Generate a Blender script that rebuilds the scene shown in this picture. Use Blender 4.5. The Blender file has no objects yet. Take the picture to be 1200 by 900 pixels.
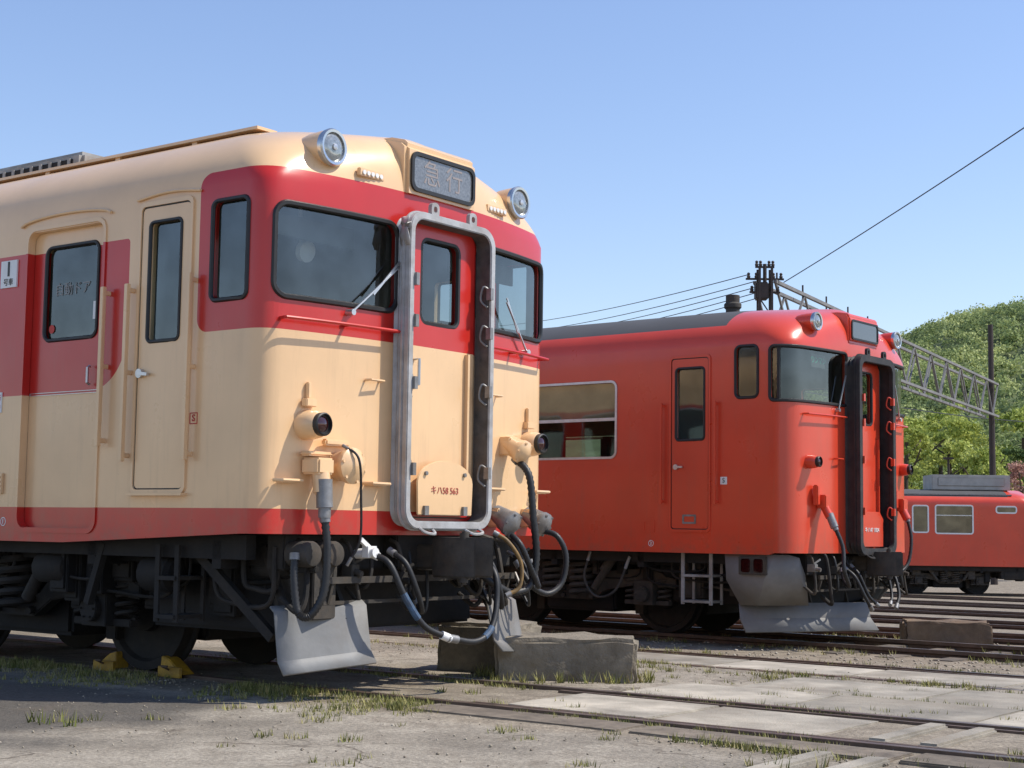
import bpy, bmesh, math, random
import numpy as np
from mathutils import Vector, Matrix
from mathutils import noise as mn
random.seed(7); rng=np.random.default_rng(7)
SC=bpy.context.scene
COL=SC.collection
R=math.radians
PI=math.pi
# ------------------------------------------------------------------ materials
def new_mat(name):
    m=bpy.data.materials.new(name); m.use_nodes=True
    nt=m.node_tree; return m,nt,nt.nodes['Principled BSDF']
def mth(nt,op,a,b=0.0,c=None,clamp=False):
    n=nt.nodes.new('ShaderNodeMath'); n.operation=op; n.use_clamp=clamp
    for i,v in enumerate((a,b,c)):
        if v is None: continue
        if isinstance(v,(int,float)): n.inputs[i].default_value=v
        else: nt.links.new(v,n.inputs[i])
    return n.outputs[0]
def mixc(nt,fac,a,b,mode='MIX'):
    n=nt.nodes.new('ShaderNodeMix'); n.data_type='RGBA'; n.blend_type=mode
    for i,v in ((0,fac),(6,a),(7,b)):
        if isinstance(v,(int,float)): n.inputs[i].default_value=v
        elif isinstance(v,tuple): n.inputs[i].default_value=(v[0],v[1],v[2],1)
        else: nt.links.new(v,n.inputs[i])
    return n.outputs[2]
def noise(nt,vec,scale,detail=4,rough=.55,dist=0):
    n=nt.nodes.new('ShaderNodeTexNoise'); n.inputs['Scale'].default_value=scale
    n.inputs['Detail'].default_value=detail; n.inputs['Roughness'].default_value=rough
    n.inputs['Distortion'].default_value=dist
    nt.links.new(vec,n.inputs['Vector']); return n.outputs['Fac']
def ramp(nt,fac,stops):
    n=nt.nodes.new('ShaderNodeValToRGB'); e=n.color_ramp.elements
    while len(e)<len(stops): e.new(.5)
    for k,(p,c) in enumerate(stops):
        e[k].position=p; e[k].color=(c,c,c,1) if isinstance(c,(int,float)) else (c[0],c[1],c[2],1)
    nt.links.new(fac,n.inputs[0]); return n.outputs[0]
def objco(nt,scale=None,rand=False):
    t=nt.nodes.new('ShaderNodeTexCoord'); o=t.outputs['Object']
    if rand:
        oi=nt.nodes.new('ShaderNodeObjectInfo'); v=nt.nodes.new('ShaderNodeVectorMath'); v.operation='ADD'
        nt.links.new(o,v.inputs[0]); nt.links.new(mth(nt,'MULTIPLY',oi.outputs['Random'],50.),v.inputs[1]); o=v.outputs[0]
    if scale:
        m=nt.nodes.new('ShaderNodeMapping'); m.inputs['Scale'].default_value=scale
        nt.links.new(o,m.inputs['Vector']); return m.outputs[0]
    return o
def bump(nt,b,h,strength,dist):
    n=nt.nodes.new('ShaderNodeBump'); n.inputs['Strength'].default_value=strength
    n.inputs['Distance'].default_value=dist; nt.links.new(h,n.inputs['Height'])
    nt.links.new(n.outputs[0],b.inputs['Normal'])
def simple(name,col,rough=.5,metal=0.,var=.3,scale=9,bmp=0,bs=60,dirt=None,dirtamt=.5,bd=.004,rand=False):
    m,nt,b=new_mat(name); co=objco(nt,None,rand)
    f=noise(nt,co,scale,5,.6)
    k=ramp(nt,f,[(.3,1-var),(.7,1+var*.4)])
    c=mixc(nt,1.0,col,k,'MULTIPLY')
    if rand:
        oi=nt.nodes.new('ShaderNodeObjectInfo'); c=mixc(nt,1.0,c,ramp(nt,oi.outputs['Random'],[(0.,.70),(1.,1.12)]),'MULTIPLY')
    if dirt:
        d=ramp(nt,noise(nt,co,scale*.45,6,.65),[(.45,0.),(.65,1.)])
        c=mixc(nt,mth(nt,'MULTIPLY',d,dirtamt),c,dirt)
    nt.links.new(c,b.inputs['Base Color'])
    b.inputs['Metallic'].default_value=metal
    r=mth(nt,'ADD',mth(nt,'MULTIPLY',f,.25),rough-.12)
    nt.links.new(r,b.inputs['Roughness'])
    if bmp: bump(nt,b,noise(nt,co,bs,4,.6),bmp,bd)
    return m
M={}
M['steel']=simple('worn_grey_steel',(.26,.26,.26),.45,.35,.35,14,.3,50,(.16,.12,.08),.5)
M['alu']=simple('grey_hood_paint',(.46,.46,.46),.45,.12,.25,10,.3,40,(.24,.20,.16),.5)
M['rubber']=simple('black_rubber',(.018,.018,.019),.5,0,.4,20,.2,60)
M['lining']=simple('dusty_hood_lining',(.10,.097,.092),.7,0,.5,14,.3,60,(.16,.13,.10),.5)
M['hoodblack']=simple('dusty_black_hood',(.022,.022,.023),.6,0,.4,12,.2,60,(.07,.055,.045),.4)
M['gasket']=simple('gasket_rubber',(.015,.015,.015),.5,0,.2,20)
M['under']=simple('underframe_dark',(.009,.008,.008),.8,0,.5,7,.4,30,(.022,.018,.014),.6)
M['under2']=simple('underframe_grime',(.017,.015,.013),.8,0,.5,9,.4,30,(.042,.032,.024),.55)
M['under3']=simple('underframe_dusty',(.055,.048,.04),.8,0,.5,9,.4,30,(.09,.065,.042),.55)
M['chrome']=simple('chrome_rim',(.62,.62,.61),.28,1,.15,10)
M['silver']=simple('silver_frame',(.60,.60,.60),.35,.8,.2,12)
M['plow']=simple('plow_grey',(.23,.23,.225),.6,.05,.25,3,.3,30,(.15,.12,.09),.5)
M['step']=simple('step_grey',(.36,.36,.35),.6,.1,.35,6,.3,30,(.18,.14,.10),.6)
M['skirt']=simple('skirt_grey',(.20,.197,.19),.6,.0,.25,3,.2,30,(.14,.105,.075),.5)
M['unit']=simple('roof_unit_grey',(.42,.40,.36),.8,.0,.3,2)
M['white']=simple('white_paint',(.78,.78,.76),.5,0,.1,10)
M['redtxt']=simple('red_lettering',(.50,.04,.03),.5,0,.1,10)
M['fadedred']=simple('faded_red_lettering',(.46,.10,.07),.5,0,.3,30)
M['darktxt']=simple('dark_lettering',(.03,.03,.03),.5,0,.1,10)
M['greentxt']=simple('green_lettering',(.05,.55,.32),.5,0,.1,10)
M['whitetxt']=simple('pale_lettering',(.285,.25,.24),.5,0,.1,10)
M['palertxt']=simple('window_lettering',(.26,.26,.25),.5,0,.1,10)
M['blue']=simple('blue_hose_sleeve',(.05,.10,.18),.6,0,.5,25,0,60,(.05,.045,.04),.5)
M['yellow']=simple('yellow_paint',(.52,.29,.02),.55,0,.4,20,0,60,(.09,.055,.03),.6)
M['yellowhose']=simple('ochre_hose',(.25,.15,.05),.6,0,.4,20,0,60,(.06,.05,.04),.5)
M['interior']=simple('interior_panel',(.20,.22,.20),.6,0,.2,4)
M['seat']=simple('seat_cloth',(.16,.05,.05),.9,0,.3,10)
M['blind']=simple('beige_blind',(.62,.46,.27),.8,0,.15,6)
M['roofgrey']=simple('roof_grey',(.08,.08,.082),.8,0,.3,5,.2,30,(.05,.05,.05),.5)
M['rail']=simple('rail_rust',(.125,.083,.058),.65,.2,.4,12,.3,40)
M['railtop']=simple('rail_head',(.20,.15,.115),.45,.5,.5,5)
M['sleeper']=simple('sleeper_wood',(.18,.145,.11),.85,0,.45,8,.5,40,rand=True)
M['timber']=simple('weathered_timber',(.24,.195,.145),.9,0,.5,9,.6,50,(.09,.07,.05),.5,.006,True)
M['concrete']=simple('old_concrete',(.31,.265,.20),.9,0,.5,3.0,.8,38,(.10,.078,.052),.85,.014)
M['slab']=simple('slab_concrete',(.43,.385,.31),.9,0,.5,2.2,.7,60,(.20,.165,.12),.6,.008,True)
M['bark']=simple('bark',(.09,.07,.05),.9,0,.4,4)
M['pole']=simple('dark_pole',(.06,.045,.038),.7,.2,.3,4)
M['truss']=simple('grey_truss',(.22,.215,.21),.7,.2,.3,2)
M['wire']=simple('wire_black',(.03,.03,.03),.6,0,.1,4)
M['dashboard']=simple('driving_desk',(.10,.11,.10),.5,0,.2,8)
M['rustblock']=simple('rusty_stone',(.22,.15,.095),.9,0,.5,4,.7,30,(.08,.055,.035),.6,.01)
def lens_mat(name,col,rough=.06):
    m,nt,b=new_mat(name); co=objco(nt)
    f=ramp(nt,noise(nt,co,60,2),[(.3,.6),(.7,1.1)])
    nt.links.new(mixc(nt,1.0,col,f,'MULTIPLY'),b.inputs['Base Color'])
    b.inputs['Roughness'].default_value=rough; b.inputs['Metallic'].default_value=.3
    b.inputs['Coat Weight'].default_value=1; return m
M['lens']=lens_mat('headlight_lens',(.30,.33,.34),.12)
M['redlens']=lens_mat('dark_red_lens',(.05,.006,.006))
M['signglass']=lens_mat('sign_glass',(.20,.20,.195),.3)
M['signdark']=lens_mat('dark_sign_glass',(.05,.05,.05),.15)
def glass_mat(name,tint,base):
    m=bpy.data.materials.new(name); m.use_nodes=True; nt=m.node_tree; nt.nodes.clear()
    o=nt.nodes.new('ShaderNodeOutputMaterial'); t=nt.nodes.new('ShaderNodeBsdfTransparent'); g=nt.nodes.new('ShaderNodeBsdfGlossy')
    t.inputs[0].default_value=(*tint,1); g.inputs['Roughness'].default_value=.03; g.inputs[0].default_value=(.85,.88,.86,1)
    fr=nt.nodes.new('ShaderNodeFresnel'); ge=nt.nodes.new('ShaderNodeNewGeometry')
    # thin single sheet: the same reflectance from either face
    nt.links.new(mth(nt,'ADD',mth(nt,'MULTIPLY',ge.outputs['Backfacing'],1/1.45-1.45),1.45),fr.inputs[0])
    co=objco(nt); dz=noise(nt,co,3.0,3)
    k=mth(nt,'ADD',mth(nt,'MULTIPLY',fr.outputs[0],1.35),mth(nt,'MULTIPLY',dz,base),clamp=True)
    bp=nt.nodes.new('ShaderNodeBump'); bp.inputs['Strength'].default_value=.08; bp.inputs['Distance'].default_value=.02; nt.links.new(noise(nt,co,2.2,1),bp.inputs['Height']); nt.links.new(bp.outputs[0],g.inputs['Normal'])
    mx=nt.nodes.new('ShaderNodeMixShader'); nt.links.new(k,mx.inputs[0]); nt.links.new(t.outputs[0],mx.inputs[1]); nt.links.new(g.outputs[0],mx.inputs[2])
    nt.links.new(mx.outputs[0],o.inputs[0]); return m
M['glass']=glass_mat('window_glass',(.60,.65,.63),.12)
def paint(name,kind):
    m,nt,b=new_mat(name); co=objco(nt)
    sp=nt.nodes.new('ShaderNodeSeparateXYZ'); nt.links.new(co,sp.inputs[0]); X,Y,Z=sp.outputs
    def gt(a,v): return mth(nt,'GREATER_THAN',a,v)
    def lt(a,v): return mth(nt,'LESS_THAN',a,v)
    def AND(*a):
        r=a[0]
        for q in a[1:]: r=mth(nt,'MULTIPLY',r,q)
        return r
    def rbox(x0,x1,z0,z1,r):
        cx,cz=(x0+x1)/2,(z0+z1)/2
        dx=mth(nt,'MAXIMUM',mth(nt,'SUBTRACT',mth(nt,'ABSOLUTE',mth(nt,'SUBTRACT',X,cx)),(x1-x0)/2-r),0)
        dz=mth(nt,'MAXIMUM',mth(nt,'SUBTRACT',mth(nt,'ABSOLUTE',mth(nt,'SUBTRACT',Z,cz)),(z1-z0)/2-r),0)
        d=mth(nt,'SQRT',mth(nt,'ADD',mth(nt,'MULTIPLY',dx,dx),mth(nt,'MULTIPLY',dz,dz)))
        return lt(d,r)
    cream=(.81,.53,.285); red=(.54,.020,.013); verm=(.67,.060,.024)
    rough_add=None
    if kind=='two':
        a=rbox(-.74,9,2.21,3.21,.09)
        p=rbox(-40,-1.40,1.89,2.87,.03)
        ex=mth(nt,'ADD',X,1.76); ez=mth(nt,'SUBTRACT',Z,2.25)
        dd=mth(nt,'SQRT',mth(nt,'ADD',mth(nt,'MULTIPLY',ex,ex),mth(nt,'MULTIPLY',ez,ez)))
        cut=AND(gt(ex,0),lt(ez,0),gt(dd,.36))
        p=mth(nt,'MULTIPLY',p,mth(nt,'SUBTRACT',1,cut))
        l=lt(Z,1.13)
        msk=mth(nt,'MAXIMUM',mth(nt,'MAXIMUM',a,p),l)
        c=mixc(nt,msk,cream,red)
    elif kind=='cream':
        c=mixc(nt,0.0,cream,red)
    elif kind=='verm':
        r=AND(lt(X,-.95),gt(Z,3.37))
        c=mixc(nt,r,verm,(.075,.075,.078)); rough_add=r
    else:
        c=mixc(nt,0.0,verm,red)
    f=ramp(nt,noise(nt,co,1.3,5,.6),[(.3,.88),(.7,1.04)])
    c=mixc(nt,1.0,c,f,'MULTIPLY')
    st=noise(nt,objco(nt,(9,9,.7)),1.6,5,.65)
    lowz=mth(nt,'SUBTRACT',1.25,mth(nt,'MULTIPLY',Z,.35),clamp=True)
    sk=mth(nt,'MULTIPLY',ramp(nt,st,[(.52,0.),(.74,1.)]),mth(nt,'MULTIPLY',lowz,.22))
    c=mixc(nt,sk,c,(.22,.14,.09))
    sp2=ramp(nt,noise(nt,co,45,3,.7),[(.70,0.),(.76,1.)])
    c=mixc(nt,mth(nt,'MULTIPLY',sp2,.2),c,(.15,.09,.06))
    dl=ramp(nt,noise(nt,co,7,5,.7),[(.45,0.),(.7,1.)])
    lo_=mth(nt,'MULTIPLY',mth(nt,'MULTIPLY',dl,.45),ramp(nt,mth(nt,'MULTIPLY',Z,.25),[(.23,1.),(.30,0.)]))
    c=mixc(nt,lo_,c,(.16,.11,.07))
    nt.links.new(c,b.inputs['Base Color'])
    rr=mth(nt,'ADD',mth(nt,'MULTIPLY',noise(nt,co,3,4),.22),.20)
    if rough_add is not None:
        rr=mth(nt,'ADD',rr,mth(nt,'MULTIPLY',rough_add,.5)); nt.links.new(mth(nt,'MULTIPLY',mth(nt,'SUBTRACT',1,rough_add),.3),b.inputs['Coat Weight'])
    else: b.inputs['Coat Weight'].default_value=.3
    nt.links.new(rr,b.inputs['Roughness'])
    b.inputs['Coat Roughness'].default_value=.12
    bump(nt,b,noise(nt,objco(nt,(1,1,.6)),2.3,2,.4),.28,.02)
    return m
M['two']=paint('cream_and_red_paint','two'); M['cream']=paint('cream_paint','cream')
M['verm']=paint('vermilion_paint','verm'); M['vermp']=paint('vermilion_fittings','plain')
M['redp']=simple('crimson_fittings',(.54,.02,.014),.35,0,.2,6)
# ------------------------------------------------------------------ mesh builder
class MB:
    def __init__(s): s.v=[]; s.f=[]; s.m=[]; s.cm=0
    def add(s,vs,fs):
        o=len(s.v); s.v+= [tuple(p) for p in vs]; s.f+=[tuple(o+i for i in f) for f in fs]; s.m+=[s.cm]*len(fs); return s
    def box(s,x0,x1,y0,y1,z0,z1,mat=None):
        vs=[Vector(p) for p in ((x0,y0,z0),(x1,y0,z0),(x1,y1,z0),(x0,y1,z0),(x0,y0,z1),(x1,y0,z1),(x1,y1,z1),(x0,y1,z1))]
        if mat is not None: vs=[mat@p for p in vs]
        return s.add(vs,[(0,3,2,1),(4,5,6,7),(0,1,5,4),(1,2,6,5),(2,3,7,6),(3,0,4,7)])
    def bar(s,p0,p1,w,h,up=(0,0,1)):
        p0,p1=Vector(p0),Vector(p1); d=(p1-p0).normalized(); u=Vector(up)
        if abs(d.dot(u))>.95: u=Vector((1,0,0))
        a=d.cross(u).normalized()*w/2; b_=a.cross(d).normalized()*h/2
        vs=[p+sa*a+sb*b_ for p in (p0,p1) for sa,sb in ((-1,-1),(1,-1),(1,1),(-1,1))]
        return s.add(vs,[(0,1,2,3),(7,6,5,4),(0,4,5,1),(1,5,6,2),(2,6,7,3),(3,7,4,0)])
    def lathe(s,o,ax,prof,seg=20):
        o=Vector(o); ax=Vector(ax).normalized(); u=ax.orthogonal().normalized(); w=ax.cross(u)
        vs=[];fs=[]
        for d,r in prof:
            for k in range(seg):
                a=2*PI*k/seg; vs.append(o+ax*d+(u*math.cos(a)+w*math.sin(a))*max(r,.0005))
        n=len(prof)
        for i in range(n-1):
            for k in range(seg):
                k2=(k+1)%seg; fs.append((i*seg+k,i*seg+k2,(i+1)*seg+k2,(i+1)*seg+k))
        fs.append(tuple(range(seg))[::-1]); fs.append(tuple((n-1)*seg+k for k in range(seg)))
        return s.add(vs,fs)
    def cyl(s,p0,p1,r,r1=None,seg=14):
        p0,p1=Vector(p0),Vector(p1); L=(p1-p0).length
        return s.lathe(p0,p1-p0,[(0,r),(L,r if r1 is None else r1)],seg)
    def tube(s,pts,r,seg=8,closed=False,rib=0):
        pts=[Vector(p) for p in pts]; n=len(pts); vs=[];fs=[]; prev=None
        for i,p in enumerate(pts):
            if closed: t=(pts[(i+1)%n]-pts[i-1])
            else: t=(pts[min(i+1,n-1)]-pts[max(i-1,0)])
            t=t.normalized() if t.length>1e-9 else Vector((0,0,1))
            if prev is None: u=t.orthogonal().normalized()
            else:
                u=prev-t*prev.dot(t); u=u.normalized() if u.length>1e-6 else t.orthogonal().normalized()
            prev=u; w=t.cross(u); rr=r*(1+(rib if i%2 else -rib))
            for k in range(seg):
                a=2*PI*k/seg; vs.append(p+(u*math.cos(a)+w*math.sin(a))*rr)
        m=n if closed else n-1
        for i in range(m):
            for k in range(seg):
                k2=(k+1)%seg; j=(i+1)%n
                fs.append((i*seg+k,i*seg+k2,j*seg+k2,j*seg+k))
        if not closed: fs.append(tuple(range(seg))[::-1]); fs.append(tuple((n-1)*seg+k for k in range(seg)))
        return s.add(vs,fs)
    def prism(s,pts,vec):
        pts=[Vector(p) for p in pts]; vec=Vector(vec); n=len(pts)
        vs=pts+[p+vec for p in pts]
        fs=[tuple(range(n))[::-1],tuple(range(n,2*n))]+[(i,(i+1)%n,n+(i+1)%n,n+i) for i in range(n)]
        return s.add(vs,fs)
    def ring(s,outer,inner,mp,o0,o1):
        n=len(outer)
        vs=[mp(a,b,o1) for a,b in outer]+[mp(a,b,o1) for a,b in inner]+[mp(a,b,o0) for a,b in outer]+[mp(a,b,o0) for a,b in inner]
        fs=[]
        for i in range(n):
            j=(i+1)%n
            fs+= [(i,j,n+j,n+i),(2*n+i,2*n+j,j,i),(n+i,n+j,3*n+j,3*n+i),(2*n+j,2*n+i,3*n+i,3*n+j)]
        return s.add(vs,fs)
    def plate(s,pts,mp,o0,o1):
        n=len(pts); vs=[mp(a,b,o1) for a,b in pts]+[mp(a,b,o0) for a,b in pts]
        fs=[tuple(range(n)),tuple(range(n,2*n))[::-1]]+[(i,n+i,n+(i+1)%n,(i+1)%n) for i in range(n)]
        return s.add(vs,fs)
    def build(s,name,mat,parent=None,ang=35,bev=0):
        me=bpy.data.meshes.new(name); me.from_pydata(s.v,[],s.f)
        mats=mat if isinstance(mat,list) else [mat]
        for mm in mats: me.materials.append(mm)
        me.polygons.foreach_set('material_index',s.m)
        bm=bmesh.new(); bm.from_mesh(me); bmesh.ops.recalc_face_normals(bm,faces=bm.faces)
        if bev:
            es=[e for e in bm.edges if len(e.link_faces)==2 and e.calc_face_angle(0)>R(40)]
            bmesh.ops.bevel(bm,geom=es,offset=bev,segments=2,affect='EDGES',clamp_overlap=True)
        bm.to_mesh(me); bm.free()
        smooth(me,ang)
        o=bpy.data.objects.new(name,me); COL.objects.link(o)
        if parent: o.parent=parent
        return o
def smooth(me,ang=35):
    me.polygons.foreach_set('use_smooth',[True]*len(me.polygons))
    me.set_sharp_from_angle(angle=R(ang))
def rr(a0,a1,b0,b1,r,n=5):
    pts=[]
    for cx,cy,st in ((a1-r,b0+r,-90),(a1-r,b1-r,0),(a0+r,b1-r,90),(a0+r,b0+r,180)):
        for k in range(n+1):
            a=R(st+90*k/n); pts.append((cx+r*math.cos(a),cy+r*math.sin(a)))
    return pts
def cr(pts,n=6):
    P=[Vector(p) for p in pts]; P=[P[0]*2-P[1]]+P+[P[-1]*2-P[-2]]; out=[]
    for i in range(1,len(P)-2):
        for k in range(n):
            t=k/n; a,b,c,d=P[i-1:i+3]
            out.append(.5*((2*b)+(c-a)*t+(2*a-5*b+4*c-d)*t*t+(3*b-a-3*c+d)*t**3))
    out.append(P[-2]); return out
def thing(name,label,cat,loc=(0,0,0),rz=0,group=None):
    o=bpy.data.objects.new(name,None); COL.objects.link(o); o.location=loc; o.rotation_euler=(0,0,rz); o.empty_display_size=.2
    o['label']=label; o['category']=cat
    if group: o['group']=group
    return o
def tag(o,label,cat,group=None,kind=None):
    if label: o['label']=label
    if cat: o['category']=cat
    if group: o['group']=group
    if kind: o['kind']=kind
    return o
def text(name,s,size,loc,face,mat,parent,thick=.0015,bold=0.):
    cu=bpy.data.curves.new(name,'FONT'); cu.body=s; cu.size=size; cu.extrude=thick; cu.offset=bold; cu.align_x='CENTER'; cu.align_y='CENTER'
    o=bpy.data.objects.new('tmp_'+name,cu); COL.objects.link(o)
    bpy.context.view_layer.update(); dg=bpy.context.evaluated_depsgraph_get()
    me=bpy.data.meshes.new_from_object(o.evaluated_get(dg)); bpy.data.objects.remove(o)
    ax={'front':((0,1,0),(0,0,1),(1,0,0)),'side':((1,0,0),(0,0,1),(0,-1,0)),'mirror':((-1,0,0),(0,0,1),(0,1,0))}[face]
    mt=Matrix((ax[0],ax[1],ax[2])).transposed().to_4x4(); mt.translation=Vector(loc); me.transform(mt)
    me.materials.clear(); me.materials.append(mat)
    ob=bpy.data.objects.new(name,me); COL.objects.link(ob); ob.parent=parent; return ob
# ------------------------------------------------------------------ railcar shell
class Shell:
    def __init__(s,rec,r,D,L,zb=.90,zf=.98,zs=3.12,zr=.54,w=1.45,pw=2.6):
        s.rec,s.r,s.D,s.L,s.zb,s.zf,s.zs,s.zr,s.w,s.pw=rec,r,D,L,zb,zf,zs,zr,w,pw
        h=s.half(w,0,rec,r); s.pl=h; s.cum=[0]
        for i in range(1,len(h)): s.cum.append(s.cum[-1]+math.hypot(h[i][0]-h[i-1][0],h[i][1]-h[i-1][1]))
        s.sc=s.cum[-1]; s.px=h[-1][0]
    def half(s,w,xf,rec,r,nf=14,nc=8):
        r=min(r,w*.6); pts=[]
        for k in range(nf+1):
            y=(w-r)*k/nf; pts.append((xf-rec*(k/nf)**2.2,y))
        xe=xf-rec; sl=-rec*2.2/(w-r); c=(xe+sl*r,w); p2=(c[0]-r,w); p0=(xe,w-r)
        for k in range(1,nc+1):
            t=k/nc; pts.append(tuple((1-t)**2*a+2*t*(1-t)*b+t*t*d for a,b,d in zip(p0,c,p2)))
        return pts
    def loop(s,w,xf,rec,r,L):
        h=s.half(w,xf,rec,r); sd=[(h[-1][0]+(-L-h[-1][0])*k/12,w) for k in range(1,13)]
        lf=h+sd
        return [(x,-y) for x,y in lf[::-1]]+lf[1:]
    def brow(s,z,y=0):
        h=min(.999,max(0,(z-s.zs)/s.zr)); return -s.D*(1-(1-h**3)**(1/2.4))-s.rec*(abs(y)/1.3)**2.2
    def S(s,x): return s.sc+(s.px-x)
    def Y(s,y):
        ys=[p[1] for p in s.pl]; return float(np.interp(abs(y),ys,s.cum))
    def at(s,q,z,off=0):
        sg=-1 if q<0 else 1; q=abs(q)
        if q>=s.sc: return Vector((s.px-(q-s.sc),sg*(s.w+off),z))
        def P(t):
            return Vector((float(np.interp(t,s.cum,[p[0] for p in s.pl])),float(np.interp(t,s.cum,[p[1] for p in s.pl]))))
        p=P(q); e=.03; a=P(max(q-e,0)); b=P(min(q+e,s.sc)) if q+e<s.sc else Vector((s.px-(q+e-s.sc),s.w))
        if q-e<0: a=Vector((P(e-q).x,-(e-q)))
        t=(b-a).normalized(); n=Vector((t.y,-t.x))
        return Vector((p.x+n.x*off,sg*(p.y+n.y*off),z))
    def cols(s,a0,a1,z0,z1,r):
        ds=[0]+[r*(1-math.cos(PI/2*k/5)) for k in range(1,6)]
        n=max(2,int((a1-a0-2*r)/.07)); xs=[(a0+d,d) for d in ds]+[(a0+r+(a1-a0-2*r)*k/n,r) for k in range(1,n)]+[(a1-d,d) for d in ds[::-1]]
        out=[]
        for x,d in xs:
            h=r-math.sqrt(max(0,r*r-(r-d)**2)); out.append((x,z0+h,z1-h))
        return out
    def cutter(s,mb,a0,a1,z0,z1,r,i=-.14,o=.14):
        vs=[];c=s.cols(a0,a1,z0,z1,r)
        for q,l,h in c: vs+= [s.at(q,l,i),s.at(q,h,i),s.at(q,h,o),s.at(q,l,o)]
        fs=[(0,1,2,3),tuple(4*(len(c)-1)+k for k in (3,2,1,0))]
        for k in range(len(c)-1):
            for j in range(4): fs.append((4*k+j,4*k+(j+1)%4,4*k+4+(j+1)%4,4*k+4+j))
        mb.add(vs,fs)
    def sheet(s,mb,a0,a1,z0,z1,off):
        n=max(1,int((a1-a0)/.06)); vs=[]
        for k in range(n+1):
            q=a0+(a1-a0)*k/n; vs+=[s.at(q,z0,off),s.at(q,z1,off)]
        mb.add(vs,[(2*k,2*k+2,2*k+3,2*k+1) for k in range(n)])
    def border(s,a0,a1,z0,z1,r):
        p=rr(a0,a1,z0,z1,r,6); out=[]
        for i in range(len(p)):
            a,b=p[i],p[(i+1)%len(p)]; L=math.hypot(a[0]-b[0],a[1]-b[1]); n=max(1,int(L/.06))
            out+=[(a[0]+(b[0]-a[0])*k/n,a[1]+(b[1]-a[1])*k/n) for k in range(n)]
        return out
    def body(s,name,mats,parent,wins):
        mb=MB()
        def slices(t):
            out=[]
            for z in (None,1.15,1.6,2.1,2.6,3.0,s.zs):
                out.append((z,s.w-t,-t,s.rec,max(s.r-t,.03)))
            for k in range(1,17):
                h=math.sin(R(87)*k/16)
                out.append((s.zs+(s.zr-t)*h,(s.w-t)*(1-h*h)**(1/s.pw),-t-s.D*(1-(1-h**3)**(1/2.4)),s.rec*(1-.2*h)+.10*h,max(s.r-t,.03)+.28*h))
            return out
        res=[]
        for t in (0,.05):
            mb.cm=0 if t==0 else 1
            sl=slices(t); loops=[s.loop(w,xf,rec,r,s.L-t) for z,w,xf,rec,r in sl]; n=len(loops[0]); o=len(mb.v); vs=[];fs=[]
            for (z,*_),lp in zip(sl,loops):
                for x,y in lp: vs.append((x,y,(s.zf if x>-.33 else s.zb) if z is None else z))
            for i in range(len(sl)-1):
                for k in range(n): fs.append((i*n+k,i*n+(k+1)%n,(i+1)*n+(k+1)%n,(i+1)*n+k))
            fs.append(tuple((len(sl)-1)*n+k for k in range(n)))
            mb.add(vs,fs); res.append((o,n))
        mb.cm=0
        (o1,n),(o2,_)=res
        for k in range(n): mb.f.append((o1+k,o1+(k+1)%n,o2+(k+1)%n,o2+k)); mb.m.append(0)
        ob=mb.build(name,mats,parent,30)
        cb=MB()
        for w in wins: s.cutter(cb,*w)
        co=cb.build('cut',mats[0])
        ob.parent=None
        md=ob.modifiers.new('b','BOOLEAN'); md.operation='DIFFERENCE'; md.solver='EXACT'; md.object=co
        bpy.context.view_layer.update(); dg=bpy.context.evaluated_depsgraph_get()
        me=bpy.data.meshes.new_from_object(ob.evaluated_get(dg)); ob.modifiers.clear(); ob.data=me; smooth(me,28)
        bpy.data.objects.remove(co); ob.parent=parent; me.name=name
        return ob
def window(sh,parent,a0,a1,z0,z1,r,name='window',gw=.013,gm=None,rim=None):
    mb=MB(); sh.sheet(mb,a0-.01,a1+.01,z0-.01,z1+.01,-.022); g=mb.build(name,M['glass'],parent)
    gk=MB()
    if rim: gk.ring(rr(a0-rim,a1+rim,z0-rim,z1+rim,r+rim),rr(a0,a1,z0,z1,r),lambda a,b,o:sh.at(a,b,o),-.01,.012)
    else: gk.tube([sh.at(a,b,.002) for a,b in sh.border(a0,a1,z0,z1,r)],gw,6,True)
    gk.build('window_frame' if rim else 'window_gasket',gm or M['gasket'],g)
    return g
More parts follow.
